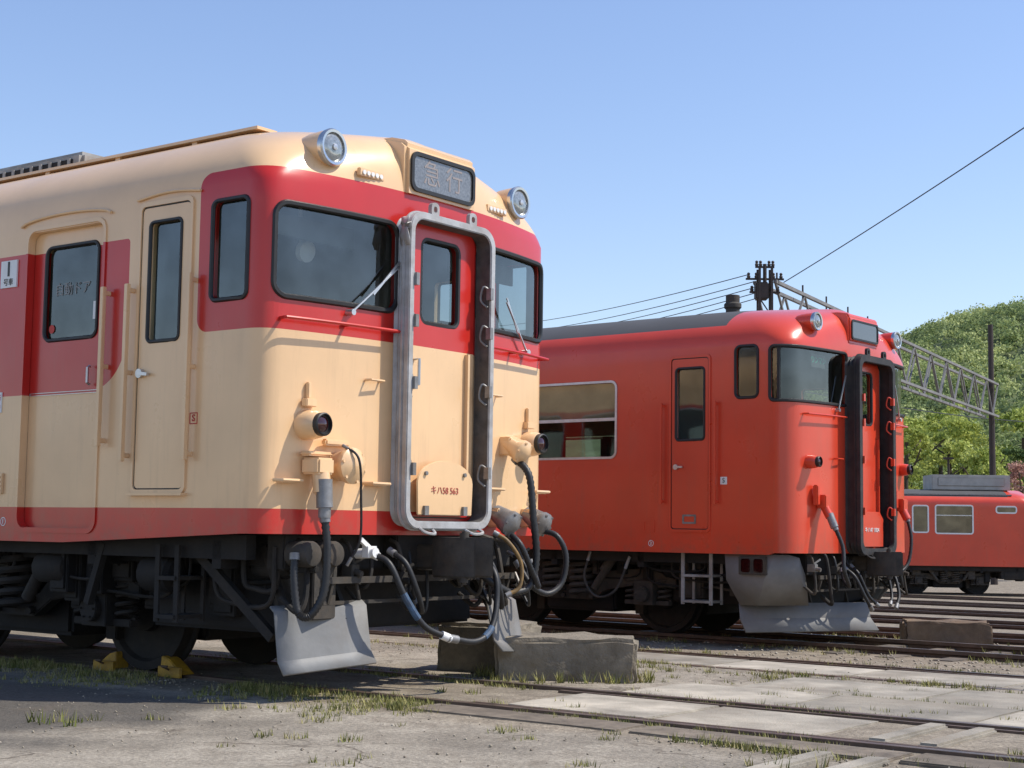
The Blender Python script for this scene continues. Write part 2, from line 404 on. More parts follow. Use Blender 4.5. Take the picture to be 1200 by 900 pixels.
# ------------------------------------------------------------------ bogie
def coil(mb,x,y,z0,z1,r,t,turns=5):
    n=turns*12; mb.tube([(x+r*math.cos(2*PI*k/12),y+r*math.sin(2*PI*k/12),z0+(z1-z0)*k/n) for k in range(n+1)],t,6)
def bogie(root,xc,wb=2.1,m2='under2'):
    fr=MB()
    for s in (-1,1):
        y=s*.93
        prof=[(-1.45,.62),(-1.1,.74),(-.55,.70),(-.35,.52),(.35,.52),(.55,.70),(1.1,.74),(1.45,.62),(1.45,.52),(1.0,.56),(.5,.48),(.3,.36),(-.3,.36),(-.5,.48),(-1.0,.56),(-1.45,.52)]
        fr.prism([(xc+x,y-.05,z) for x,z in prof],(0,.10,0))
        fr.box(xc-.12,xc+.12,y-.14,y+.14,.62,.95)
    fr.box(xc-.25,xc+.25,-.98,.98,.55,.75)
    for e in (-1.3,1.3): fr.box(xc+e-.05,xc+e+.05,-.9,.9,.55,.65)
    for e in (-.72,.72):
        for s in (-1,1): fr.box(xc+e-.06,xc+e+.06,s*.53-.09,s*.53+.09,.2,.6); fr.cyl((xc+e,s*.53,.62),(xc+e,s*.53,.9),.05)
    f=fr.build('bogie',M[m2],root,bev=.008)
    for e in (-wb/2,wb/2):
        for s in (-1,1):
            w=MB(); w.lathe((xc+e,s*.50,.43),(0,s,0),[(-.035,.455),(-.01,.455),(0,.43),(.08,.427),(.085,.37),(.05,.35),(.045,.16),(.10,.15),(.11,.07)],36)
            w.build('wheel',M['under2'],f)
            ab=MB(); ab.box(xc+e-.13,xc+e+.13,s*.93-.11,s*.93+.11,.33,.60); ab.cyl((xc+e,s*1.02,.45),(xc+e,s*1.09,.45),.09)
            ab.box(xc+e-.30,xc+e+.30,s*.93-.04,s*.93+.04,.33,.38)
            for k in range(6): a=k*PI/3; ab.cyl((xc+e+.065*math.cos(a),s*1.09,.45+.065*math.sin(a)),(xc+e+.065*math.cos(a),s*1.105,.45+.065*math.sin(a)),.012,seg=6)
            ab.build('axle_box',M[m2],f,bev=.006)
            for q in (-.22,.22):
                cs=MB(); coil(cs,xc+e+q,s*.93,.38,.62,.07,.016,4); cs.build('coil_spring',M[m2],f)
        a=MB(); a.cyl((xc+e,-.5,.43),(xc+e,.5,.43),.075); a.build('axle',M['under'],f)
    for s in (-1,1):
        for q in (-.2,.2):
            cs=MB(); coil(cs,xc+q,s*1.04,.40,.86,.125,.027,6); cs.build('coil_spring',M[m2],f)
    for q in (.45,-.45):
        dm=MB(); dm.cyl((xc+q,-1.14,.5),(xc+q*1.65,-1.14,.9),.045); dm.cyl((xc+q*1.3,-1.14,.7),(xc+q*1.65,-1.14,.9),.06); dm.build('damper',M[m2],f)
    bl=MB(); bl.box(xc-1.5,xc+1.5,-.42,.42,.22,.86); bl.box(xc-.5,xc+.5,-.8,.8,.22,.5); bl.build('gear_case',M['under'],f,bev=.03)
    return f
def underfloor(root,spans,L,x1=-.4):
    m=MB(); m.box(-L+.2,x1,-1.1,1.1,.78,1.05); m.box(-L+.2,x1,-1.3,-1.22,.82,.97); m.box(-L+.2,x1,1.22,1.3,.84,.97)
    for x in np.arange(-L+.5,-.5,1.2): m.box(x,x+.08,-1.3,1.3,.76,.93)
    m.build('underframe',M['under'],root)
    for k,(x0,x1_,z0,kind) in enumerate(spans):
        b=MB()
        if kind==0:
            b.box(x0,x1_,-1.28,-.55,z0,.88); b.box(x0+.1,x1_-.1,-1.30,-1.27,z0+.08,.80)
        else: b.lathe((x0,-.9,(z0+.85)/2),(1,0,0),[(0,.02),(.02,.2),(.08,.24),(x1_-x0-.08,.24),(x1_-x0-.02,.2),(x1_-x0,.02)],20)
        b.build('equipment_box' if kind==0 else 'air_tank',M['under2'],root,bev=.012 if kind==0 else 0)
        b=MB(); b.box(x0,x1_,.55,1.28,z0,.88); b.build('equipment_box',M['under'],root,bev=.012)
    b=MB(); b.box(-14,-5.5,-.5,.5,.28,.84); b.build('engine',M['under'],root,bev=.03)
def clutter(root,x0,x1,y,n,mats,seed,lim=-.3):
    rd=random.Random(seed)
    for k in range(n):
        x=rd.uniform(x0,x1); yy=y+rd.uniform(0,.5); m=MB(); kind=rd.choice((0,0,1,1,1,2))
        if kind==0:
            L=min(rd.uniform(.3,1.1),lim-x); 
            if L<.15: continue
            z=rd.uniform(.62,.86); dz=rd.uniform(-.2,0)
            m.tube(cr([(x,yy,.9),(x+.02,yy,z),(x+L*.3,yy+.02,z+dz*.6),(x+L,yy,z+dz*.5),(x+L+.03,yy,.9)],6),rd.uniform(.009,.020),8); m.build('underfloor_pipe',M[rd.choice(mats)],root)
        elif kind==1:
            w=rd.uniform(.1,.35); h=rd.uniform(.14,.45); m.box(x,x+w,yy,yy+.2,.88-h,.88); m.box(x+.02,x+w-.02,yy-.012,yy,.88-h+.02,.86); m.cyl((x+w/2,yy-.03,.88-h/2),(x+w/2,yy,.88-h/2),.02); m.build('valve_box',M[rd.choice(mats)],root,bev=.008)
        else:
            r=rd.uniform(.06,.12); m.lathe((x,yy,.88-r-.05),(1,0,0),[(0,.01),(.02,r*.8),(.05,r),(.3,r),(.33,r*.8),(.35,.01)],14); m.build('air_cylinder',M[rd.choice(mats)],root)
def nosegear(root,seed,zt=.95):
    # pipes, cocks and small brackets hung on the beam under the nose
    rd=random.Random(seed)
    ys=np.linspace(-1.02,1.05,13)
    for k,y in enumerate(ys):
        y=float(y)+rd.uniform(-.04,.04); x=-.13+rd.uniform(-.02,.10); zl=rd.uniform(.42,.66); r=rd.uniform(.011,.022); dy=rd.uniform(-.14,.14)
        m=MB(); m.tube(cr([(x-.08,y,zt),(x,y,zt-.06),(x+.04,y+dy*.3,zl+.1),(x+.02,y+dy*.8,zl),(x-.10,y+dy,zl+.08)],6),r,8); m.build('brake_pipe',M[rd.choice(('under2','under3','rubber','under3'))],root)
        if k%2==0:
            m=MB(); z=rd.uniform(.70,.86); m.box(x-.04,x+.05,y-.035,y+.035,z-.04,z+.04); m.cyl((x+.01,y,z),(x+.10,y,z-.02),.022); m.bar((x+.02,y,z+.04),(x+.05,y+.09,z+.09),.014,.02); m.build('angle_cock',M[rd.choice(('under3','steel','under2'))],root,bev=.004)
    m=MB(); m.bar((-.06,-.95,.70),(-.06,.95,.70),.03,.04); m.bar((-.10,-1.0,.56),(-.10,1.0,.56),.022,.022); m.bar((-.06,-.9,.70),(-.10,-.9,.56),.02,.03); m.bar((-.06,.9,.70),(-.10,.9,.56),.02,.03); m.build('cross_rod',M['under3'],root)
def steps(root,x0,x1,zt,zb_,mat,y=-1.36):
    m=MB()
    for x in (x0,x1): m.bar((x,y,zt),(x,y,zb_),.015,.04); m.bar((x,y+.22,zt),(x,y+.22,zb_),.015,.03)
    for k in range(2): z=zb_+.02+(zt-zb_)*.5*k; m.box(x0,x1,y-.02,y+.24,z,z+.025)
    m.build('step_ladder',mat,root)
def hood(root,fm,bm_,zt,zb_,hw=.450,band=.050,lat=None,x0=.085,x1=.13,lining='lining'):
    mp=lambda a,b,o:Vector((o,a,b))
    f=MB(); f.ring(rr(-hw,hw,zb_,zt,.13,8),rr(-hw+band,hw-band,zb_+band,zt-band,.09,8),mp,x0,x1)
    f.ring(rr(-hw-.010,hw+.010,zb_-.010,zt+.010,.14,8),rr(-hw+.02,hw-.02,zb_+.02,zt-.02,.12,8),mp,x0-.022,x0+.004)
    h=f.build('gangway_hood',fm,root,bev=.006)
    b=MB(); n=5; rings=[]
    for k in range(n):
        e=.016 if k%2 else 0.; x=-.01+(x0-.0)*k/(n-1)
        o=rr(-hw+.012+e,hw-.012-e,zb_+.012+e,zt-.012-e,.12,8); i=rr(-hw+.042+e*.5,hw-.042-e*.5,zb_+.042+e*.5,zt-.042-e*.5,.08,8)
        rings.append(([mp(a,c,x) for a,c in o],[mp(a,c,x) for a,c in i]))
    vs=[];fs=[];m_=len(rings[0][0])
    for o,i in rings: vs+=o+i
    for k in range(n-1):
        for j in range(m_):
            j2=(j+1)%m_; A=2*m_*k; B=A+2*m_
            fs+=[(A+j,A+j2,B+j2,B+j),(A+m_+j2,A+m_+j,B+m_+j,B+m_+j2)]
    b.add(vs,fs); b.build('gangway_bellows',bm_,root,60)
    for sgn in (-1,1):
        for z in (1.40,1.95,2.35,2.62):
            l=MB(); y=sgn*(hw-band); l.box(x1-.02,x1+.02,y-.015-.01*sgn,y+.015-.01*sgn,z-.04,z+.04); l.tube(cr([(x1-.01,y,z+.03),(x1-.04,y-sgn*.035,z+.05),(x1-.06,y-sgn*.035,z-.04),(x1-.02,y-sgn*.01,z-.09)],4),.008,6)
            l.build('hood_latch',lat or M['steel'],h)
        l=MB(); l.ring(rr(sgn*.2-.04,sgn*.2+.04,zt-.02,zt+.08,.035),rr(sgn*.2-.018,sgn*.2+.018,zt+.015,zt+.055,.015),mp,x0+.01,x0+.04); l.build('lifting_lug',fm,h)
        l=MB(); l.tube(cr([(x1-.03,sgn*.3,zb_+.02),(x1+.04,sgn*.3,zb_-.02),(x1+.04,sgn*.2,zb_-.03),(x1-.03,sgn*.16,zb_+.01)],4),.010,6); l.build('hood_hook',fm,h)
    d=MB(); d.ring(rr(-hw+.040,hw-.040,zb_+.040,zt-.040,.09,8),rr(-hw+.053,hw-.053,zb_+.053,zt-.053,.08,8),mp,.003,x1-.012); d.build('hood_lining',M[lining],root)
    return h
def headlight(root,x,y,z,r,cm):
    m=MB(); m.lathe((x-.20,y,z),(1,0,0),[(0,r*.9),(.06,r*1.02),(.14,r*1.07),(.205,r*1.09),(.21,r*1.04)],28); h=m.build('headlight',cm,root)
    m=MB(); m.lathe((x-.0,y,z),(1,0,.0),[(-.03,r*1.04),(0,r*1.12),(.020,r*1.14),(.032,r*1.06),(.030,r*.90),(.012,r*.88)],28); m.build('rim',M['chrome'],h)
    m=MB(); m.lathe((x-.005,y,z),(1,0,0),[(.0,r*.9),(.018,r*.9),(.030,r*.7),(.036,r*.4),(.038,.001)],28); m.build('lens',M['lens'],h)
    m=MB(); m.lathe((x+.030,y,z),(1,0,0),[(0,.022),(.012,.02),(.016,.001)],12); m.build('bulb_cap',M['silver'],h)
def marker(root,x,y,z,r,cm,rimm):
    m=MB(); m.lathe((x-.12,y,z),(1,0,0),[(0,r*1.3),(.08,r*1.28),(.125,r*1.15),(.14,r*1.0)],22); h=m.build('marker_light',cm,root)
    m=MB(); m.lathe((x+.005,y,z),(1,0,0),[(0,r*1.02),(.045,r*1.02),(.05,r*.9),(.03,r*.86)],22); m.build('rim',rimm,h)
    m=MB(); m.lathe((x+.01,y,z),(1,0,0),[(0,r*.86),(.02,r*.8),(.035,r*.5),(.04,.001)],22); m.build('lens',M['redlens'],h)
def socket(root,x,y,z,cm,r=.085,d=(1,0,0)):
    m=MB(); m.lathe((x,y,z),d,[(-.12,r*.8),(0,r),(.02,r*1.12),(.05,r*1.12),(.06,r*.95),(.085,r*.5),(.09,.001)],22)
    dv=Vector(d).normalized(); u=dv.orthogonal().normalized(); w=dv.cross(u)
    for k in range(6):
        a=k*PI/3; p=Vector((x,y,z))+dv*.05+(u*math.cos(a)+w*math.sin(a))*r*1.0; m.cyl(p,p+dv*.014,.010,seg=6)
    return m.build('cable_socket',cm,root)
def hose(root,pts,r,mat,rib=0,name='jumper_hose',n=10,end=None,sleeve=None):
    m=MB(); P=cr(pts,n); m.tube(P,r,10,False,rib); h=m.build(name,mat,root,60 if rib else 40)
    for a,b in ((P[0],P[3]),(P[-1],P[-4])):
        e=MB(); e.cyl(a-(b-a)*.2,b,r*1.35); e.build('hose_clamp',end or M['steel'],h)
    if sleeve:
        for f0,f1,sm in sleeve:
            e=MB(); e.tube(P[int(f0*len(P)):int(f1*len(P))],r*1.12,10); e.build('hose_sleeve',sm,h)
    return h
def coupler(root,z=.84,mt='under3'):
    m=MB(); m.box(-.3,.10,-.08,.08,z-.08,z+.08)
    pl=[(.06,-.10),(.22,-.15),(.34,-.14),(.42,-.09),(.35,-.04),(.26,-.02),(.24,.05),(.33,.11),(.38,.15),(.32,.19),(.18,.16),(.06,.10)]
    m.prism([(x,y,z-.13) for x,y in pl],(0,0,.26)); m.cyl((.33,-.10,z-.17),(.33,-.10,z+.17),.03); m.build('coupler',M[mt],root,bev=.012)
    m=MB(); m.tube(cr([(.1,.1,z+.10),(.15,.2,z+.16),(.1,.45,z+.13),(.08,.7,z+.10)],5),.014,6); m.build('uncoupling_lever',M['under3'],root)
def lettersquare(t,x,z,h,mat,txt,size,rnd=False):
    r=h*.49 if rnd else .004
    d=MB(); d.ring(rr(x-h,x+h,z-h,z+h,r*2 if rnd else r),rr(x-h*.82,x+h*.82,z-h*.82,z+h*.82,r*1.64 if rnd else .003),lambda a,b,o:Vector((a,-1.45-o,b)),0,.002); sq=d.build('lettering',mat,t)
    text('lettering',txt,size,(x,-1.452,z),'side',mat,sq,bold=.001)
T1=(-.4962,10.1786,0,-.6414); T2=(3.8714,16.8762,-.1364,-.6751)
# ================================================================== TRAIN 1
def train1():
    t=thing('diesel_railcar','cream and crimson old diesel railcar with grey gangway hood, nearest the camera at left','railcar',T1[:3],T1[3])
    sh=Shell(.13,.14,.50,20.6,zr=.575)
    S,Y=sh.S,sh.Y
    W=[]
    for sg in (-1,1):
        def sp(x0,x1): 
            a,b=S(x1),S(x0); return (a,b) if sg>0 else (-b,-a)
        fw=(Y(.42),Y(1.375)) if sg>0 else (-Y(1.375),-Y(.42))
        W.append((*fw,2.41,2.985,.085)); W.append((*sp(-.62,-.305),2.40,3.02,.045)); W.append((*sp(-1.20,-.90),2.18,2.95,.035))
        W.append((*sp(-2.47,-1.66),.995,3.01,.07))
        for k in range(9): x=-2.93-k*1.62; W.append((*sp(x-1.2,x),2.05,2.80,.06))
    W.append((-.20,.20,2.37,2.93,.06))
    sh.body('body_shell',[M['two'],M['interior']],t,W)
    mp=lambda p,q,o:sh.at(p,q,o)
    for sg in (-1,1):
        def sp(x0,x1):
            a,b=S(x1),S(x0); return (a,b) if sg>0 else (-b,-a)
        fw=(Y(.42),Y(1.375)) if sg>0 else (-Y(1.375),-Y(.42))
        window(sh,t,*fw,2.41,2.985,.085,'front_window',.019)
        window(sh,t,*sp(-.62,-.305),2.40,3.02,.045,'cab_side_window',.015)
        a,b=sp(-1.285,-.81); d=MB()
        ia,ib=sp(-1.20,-.90)
        d.ring(rr(a+.012,b-.012,1.252,3.045,.03),rr(ia,ib,2.18,2.95,.035),mp,-.004,.004); cd=d.build('crew_door',M['two'],t)
        d=MB(); d.ring(rr(a-.018,b+.018,1.215,3.085,.05),rr(a+.004,b-.004,1.243,3.055,.035),mp,-.002,.014); d.build('door_frame',M['two'],cd)
        d=MB(); d.ring(rr(a+.001,b-.001,1.241,3.057,.037),rr(a+.014,b-.014,1.255,3.043,.03),mp,-.002,.0025); d.build('door_seal',M['gasket'],cd)
        window(sh,cd,ia,ib,2.18,2.95,.035,'door_window',.013)
        hx=sh.at(S(-1.24)*sg,1.98,.03); d=MB(); d.bar(hx,hx+Vector((.09,0,-.01)),.02,.02); d.cyl(hx+Vector((0,-sg*.035,0)),hx,.03); d.build('door_handle',M['silver'],cd)
        d=MB(); d.box(-1.31,-.78,sg*1.45,sg*1.50,1.205,1.222); d.build('door_sill',M['two'],cd)
        d=MB(); d.tube([sh.at(sg*S(-1.33+k*.03),3.105+.025*math.sin(PI*k/20),.010) for k in range(21)],.009,6); d.build('rain_strip',M['cream'],t)
        a,b=sp(-2.52,-1.61); ia,ib=sp(-2.335,-1.775)
        d=MB(); d.ring(rr(a,b,.96,3.05,.03),rr(ia,ib,2.26,2.90,.06),mp,-.085,-.053); pd=d.build('passenger_door',M['two'],t)
        mb=MB(); sh.sheet(mb,ia-.01,ib+.01,2.25,2.91,-.07); dw=mb.build('door_window',M['glass'],pd)
        mb=MB(); mb.tube([sh.at(p,q,-.053) for p,q in sh.border(ia,ib,2.26,2.90,.06)],.014,6,True); mb.build('window_gasket',M['gasket'],dw)
        mb=MB(); a2,b2=sp(-2.46,-1.67); mb.ring(rr(a2,b2,1.885,1.905,.004),rr(a2+.004,b2-.004,1.889,1.901,.002),mp,-.055,-.045); mb.build('kick_strip',M['silver'],pd)
        hx=sh.at(S(-1.80)*sg,2.0,-.03); mb=MB(); mb.tube([hx+Vector((0,0,-.06)),hx+Vector((0,sg*.02,-.05)),hx+Vector((0,sg*.02,.05)),hx+Vector((0,0,.06))],.011,6); mb.build('door_handle',M['silver'],pd)
        mb=MB(); mb.ring(rr(a2-.03,b2+.03,.96,3.045,.09),rr(a2-.008,b2+.008,.99,3.018,.075),mp,-.002,.010); mb.build('door_frame',M['two'],pd)
        mb=MB(); mb.tube([sh.at(sg*S(-2.55+k*.048),3.06+.05*math.sin(PI*k/20)**.5,.012) for k in range(21)],.010,6); mb.build('rain_strip',M['cream'],t)
        for x,z0,z1 in ((-1.345,1.42,2.56),(-.755,1.42,2.58),(-1.585,1.52,2.56)):
            mb=MB(); yy=sg*1.505
            mb.bar((x,yy,z0),(x,yy,z1),.028,.036); 
            for z in (z0+.04,(z0+z1)/2,z1-.04): mb.bar((x,sg*1.445,z),(x,yy,z),.02,.03)
            mb.build('handrail',M['cream'],t,bev=.004)
        for k in range(9):
            x=-2.93-k*1.62; q=sp(x-1.2,x); window(sh,t,*q,2.05,2.80,.06,'passenger_window',.013,M['silver'],.022)
        headlight(t,-.085,sg*.98,3.385,.105,M['cream'])
        p=sh.at(sg*Y(1.13),1.64,0); marker(t,p.x+.105,p.y,p.z,.070,M['cream'],M['gasket'])
        mb=MB(); mb.box(p.x,p.x+.05,p.y-.045,p.y+.045,1.75,1.80); mb.box(p.x,p.x+.03,p.y-.015,p.y+.015,1.80,1.90); mb.build('lamp_bracket',M['cream'],t,bev=.005)
        ys=np.linspace(.46,1.33,14)
        mb=MB(); pts=[sh.at(sg*Y(y),2.275,.075) for y in ys]
        mb.tube(pts,.011,8)
        for k in (0,6,13): mb.bar(sh.at(sg*Y(ys[k]),2.275,0),pts[k],.016,.016)
        mb.build('front_handrail',M['redp'],t)
        for y in (.60,1.28):
            p=sh.at(sg*Y(y),1.30,0); mb=MB(); mb.tube([p+Vector((0,-.08,0)),p+Vector((.08,-.08,0)),p+Vector((.08,.08,0)),p+Vector((0,.08,0))],.011,6); mb.box(p.x,p.x+.07,p.y-.06,p.y+.06,1.285,1.30); mb.build('foot_step',M['cream'],t)
        p=sh.at(sg*Y(.62),1.95,0); mb=MB(); mb.tube([p+Vector((0,-.06,0)),p+Vector((.05,-.06,0)),p+Vector((.05,.06,0)),p+Vector((0,.06,0))],.009,6); mb.build('hand_grip',M['cream'],t)
        mb=MB(); yc=.66; bx=sh.brow(3.27,yc)
        mb.box(bx-.02,bx+.010,sg*yc-.115,sg*yc+.115,3.245,3.295); v=mb.build('cab_vent',M['cream'],t,bev=.004)
        for k in range(5):
            mb=MB(); mb.cyl((bx+.006,sg*yc-.08+.04*k,3.268),(bx+.018,sg*yc-.08+.04*k,3.268),.015,seg=10); mb.build('vent_cap',M['white'],v)
    for pts in ([(-.83,2.36),(-.44,2.70)],[(1.06,2.30),(.74,2.62)]):
        (y0,z0),(y1,z1)=pts; sg=-1 if y0<0 else 1
        p0=sh.at(sg*Y(y0),z0,.035); p1=sh.at(sg*Y(y1),z1,.045); mb=MB(); mb.bar(p0,p1,.012,.010); mb.bar(p0+(p1-p0)*.45+Vector((0,0,-.02)),p1+Vector((0,0,.03)),.008,.014); mb.cyl(p0-Vector((.05,0,0)),p0+Vector((.02,0,0)),.02); mb.build('wiper',M['silver'],t)
    mp=lambda a,b,o:Vector((o,a,b))
    d=MB(); d.ring(rr(-.36,.36,1.10,3.02,.06),rr(-.20,.20,2.37,2.93,.06),mp,.002,.014); cd=d.build('gangway_door',M['two'],t)
    d=MB(); d.ring(rr(-.368,.368,1.092,3.028,.065),rr(-.356,.356,1.104,3.016,.056),mp,.001,.008); d.build('door_seal',M['gasket'],cd)
    window(sh,cd,-.20,.20,2.37,2.93,.06,'door_window',.018)
    d=MB(); d.tube([(.02,-.26,1.95),(.06,-.26,1.95),(.06,-.26,2.12),(.02,-.26,2.12)],.010,6); d.build('door_handle',M['silver'],cd)
    d=MB(); d.bar((.03,.28,1.3),(.03,.28,2.2),.02,.03); d.build('door_rail',M['cream'],cd)
    hd=hood(t,M['alu'],M['alu'],3.07,1.02)
    d=MB(); vs=[]; fs=[]
    for i in range(7):
        for j in range(4):
            u=i/6; v=j/3; vs.append((.05+.08*v+.012*math.sin(i*2.1+j),-.455-.012*math.sin(i*1.7)-.012*v,3.02-.02*math.sin(i)+.05*math.sin(u*3)-u*.20-(.03*v if i%2 else 0)))
    for i in range(6):
        for j in range(3): fs.append((4*i+j,4*i+j+1,4*i+5+j,4*i+4+j))
    d.add(vs,fs); tf=d.build('torn_flap',M['alu'],hd,60); md=tf.modifiers.new('s','SOLIDIFY'); md.thickness=.006
    pl=[(-.27,1.11),(.29,1.11),(.30,1.32)]+[(.01+.29*math.cos(a),1.32+.15*math.sin(a)) for a in np.linspace(.25,PI-.25,12)]+[(-.28,1.32)]
    d=MB(); d.plate(pl,mp,.066,.080); fp=d.build('number_plate',M['cream'],t,bev=.005)
    text('lettering','キハ58 563',.060,(.083,.0,1.27),'front',M['fadedred'],fp,thick=.001)
    for y in (-.2,.2):
        d=MB(); d.cyl((.080,y,1.38),(.095,y,1.38),.014,seg=8); d.build('bolt',M['steel'],fp)
        d=MB(); d.box(.075,.10,y-.02,y+.02,1.11,1.17); d.build('hinge',M['steel'],fp)
    d=MB(); prof=[(-.36,3.60),(-.14,3.595),(-.03,3.565),(.015,3.525),(.015,3.205),(.0,3.185),(-.3,3.185)]
    d.prism([(x,-.37,z) for x,z in prof],(0,.74,0)); sb=d.build('destination_sign',M['cream'],t,bev=.045)
    d=MB(); d.plate(rr(-.315,.315,3.245,3.47,.045),mp,.006,.020); d.build('sign_panel',M['signglass'],sb)
    d=MB(); d.ring(rr(-.335,.335,3.225,3.49,.06),rr(-.31,.31,3.25,3.465,.045),mp,.006,.032); d.build('sign_frame',M['gasket'],sb)
    text('lettering','急 行',.185,(.0205,0,3.357),'front',M['whitetxt'],sb)
    d=MB(); d.box(-2.765,-2.585,-1.462,-1.450,2.65,2.84); cp=d.build('car_number_plate',M['white'],t)
    text('lettering','1',.14,(-2.675,-1.4635,2.775),'side',M['darktxt'],cp,bold=.0035); text('lettering','号車',.055,(-2.675,-1.4635,2.685),'side',M['darktxt'],cp)
    lettersquare(t,-.74,1.68,.036,M['redtxt'],'S',.06)
    lettersquare(t,-2.63,1.03,.03,M['white'],'1',.045,True)
    d=MB(); d.box(-2.80,-2.70,-1.458,-1.450,1.78,1.92); pl_=d.build('notice_plate',M['white'],t); text('lettering','急行',.045,(-2.75,-1.4595,1.88),'side',M['redtxt'],pl_); text('lettering','つやま',.03,(-2.75,-1.4595,1.82),'side',M['redtxt'],pl_)
    d=MB(); d.box(-2.80,-2.64,-1.47,-1.45,1.22,1.36)
    for k in range(4): d.box(-2.79,-2.65,-1.476,-1.468,1.235+k*.03,1.25+k*.03)
    d.build('side_louver',M['cream'],t,bev=.003)
    text('lettering','自動ドア',.095,(-2.06,-1.3835,2.60),'side',M['palertxt'],t,thick=.0008)
    d=MB(); d.box(-1.83,-1.79,-1.390,-1.384,2.38,2.50); d.build('door_sticker',M['white'],t)
    d=MB(); d.lathe((-2.27,-1.384,2.34),(0,-1,0),[(0,.03),(.003,.03)],16); d.build('door_sticker',M['redtxt'],t)
    d=MB()
    d.box(-12,-.75,-.98,-.80,3.605,3.625)
    for x in np.arange(-11.8,-.8,.8): d.box(x,x+.05,-.96,-.82,3.53,3.61)
    d.build('roof_walkway',M['cream'],t)
    d=MB(); d.box(-7.5,-2.9,-.72,.72,3.62,3.81); rc=d.build('roof_cooler',M['step'],t,bev=.03)
    d=MB(); d.box(-7.4,-3.0,-.728,-.715,3.665,3.755); d.cm=1
    for k in range(38): d.box(-7.3+k*.115,-7.27+k*.115,-.738,-.720,3.66,3.76)
    d.build('cooler_grille',[M['under'],M['step']],rc)
    d=MB(); d.box(-20.4,-.25,-1.37,1.37,1.17,1.22)
    d.box(-1.50,-1.46,-1.38,1.38,1.22,3.12)
    d.box(-1.50,-1.46,-1.1,1.1,3.12,3.38); d.build('cabin_interior',M['interior'],t)
    for s in (-1,1):
        a,b=sorted((s*.45,s*1.25))
        d=MB(); d.box(-.62,-.24,a,b,2.05,2.33); d.box(-.5,-.42,s*.65-.1,s*.65+.1,2.33,2.50); d.cyl((-.48,s*1.0,2.33),(-.48,s*1.0,2.44),.05); d.build('driving_desk',M['dashboard'],t,bev=.02)
        a,b=sorted((s*.6,s*1.05))
        d=MB(); d.box(-1.15,-.75,a,b,1.6,1.7); d.box(-1.20,-1.12,a,b,1.66,2.6); d.build('driver_seat',M['interior'],t,bev=.03)
        d=MB(); d.box(-.34,-.32,min(s*.5,s*1.25),max(s*.5,s*1.25),2.83,2.97); d.build('sun_visor',M['dashboard'],t)
    d=MB(); d.lathe((-.5,-.8,2.80),(1,0,-.2),[(0,.02),(.02,.07),(.06,.07),(.07,.02)],16); d.cyl((-.5,-.8,2.84),(-.52,-.8,3.1),.012); d.build('cab_fan',M['white'],t)
    d=MB(); d.box(-.35,-.20,-1.18,1.18,.76,.98); d.box(-.20,-.08,-.28,.28,.76,1.0); d.build('buffer_beam',M['under2'],t,bev=.01)
    coupler(t); nosegear(t,31)
    p=sh.at(-Y(.88),1.40,0); socket(t,p.x+.08,p.y,1.40,M['cream'],.10)
    d=MB(); d.box(p.x,p.x+.05,p.y-.16,p.y+.06,1.52,1.56); d.build('socket_bracket',M['cream'],t,bev=.01)
    p=sh.at(-Y(1.10),1.40,0); d=MB(); d.box(p.x,p.x+.15,p.y-.07,p.y+.07,1.34,1.44); d.cyl((p.x+.10,p.y,1.36),(p.x+.12,p.y,1.22),.055); d.box(p.x,p.x+.09,p.y-.09,p.y+.12,1.45,1.48); d.build('jumper_box',M['cream'],t,bev=.012)
    x=p.x+.13
    d=MB(); d.cyl((x,p.y,1.31),(x+.01,p.y,1.14),.050); d.cyl((x+.01,p.y,1.14),(x+.01,p.y,1.08),.038); d.build('jumper_plug',M['steel'],t)
    hose(t,[(x+.01,p.y,1.10),(x+.03,p.y+.01,.88),(x+.03,p.y-.01,.64),(x-.02,p.y-.07,.50),(x-.08,p.y-.11,.52),(x-.12,p.y-.11,.70),(x-.14,p.y-.09,.86)],.024,M['rubber'],.10,n=14)
    p2=sh.at(-Y(.95),1.45,0); hose(t,[(p2.x+.10,p2.y+.02,1.52),(p2.x+.20,p2.y+.05,1.44),(p2.x+.18,p2.y+.10,1.2),(p2.x+.16,p2.y+.12,.95),(p2.x+.10,p2.y+.08,.80)],.008,M['rubber'],0,'control_cable')
    for yy in (-1.10,-.90):
        d=MB(); d.lathe((-.20,yy,.86),(1,0,0),[(0,.08),(.15,.08),(.17,.07),(.18,.03)],20); d.build('air_reservoir',M['under3'],t)
    hose(t,[(.02,-.62,.86),(.14,-.60,.80),(.22,-.54,.60),(.28,-.42,.42),(.33,-.24,.34)],.020,M['rubber'],0,'brake_hose',end=M['white'],sleeve=[(.48,.7,M['blue'])])
    hose(t,[(.33,-.24,.34),(.37,-.02,.31),(.37,.14,.38),(.34,.24,.55),(.28,.28,.75),(.06,.32,.86)],.020,M['rubber'],0,'brake_hose',end=M['steel'],sleeve=[(.3,.45,M['blue'])])
    hose(t,[(.0,-.44,.88),(.12,-.42,.80),(.17,-.36,.62),(.14,-.28,.50),(.04,-.22,.56)],.018,M['rubber'],0,'brake_hose')
    hose(t,[(.0,.44,.88),(.12,.46,.80),(.17,.50,.62),(.14,.56,.50),(.04,.62,.56)],.018,M['rubber'],0,'brake_hose')
    for yy in (-.64,.34):
        d=MB(); d.cyl((-.1,yy,.86),(.06,yy,.87),.032); d.box(-.02,.03,yy-.04,yy+.04,.84,.91); d.bar((0,yy,.90),(.02,yy-.10,.95),.02,.03); d.build('angle_cock',M['white'] if yy<0 else M['steel'],t)
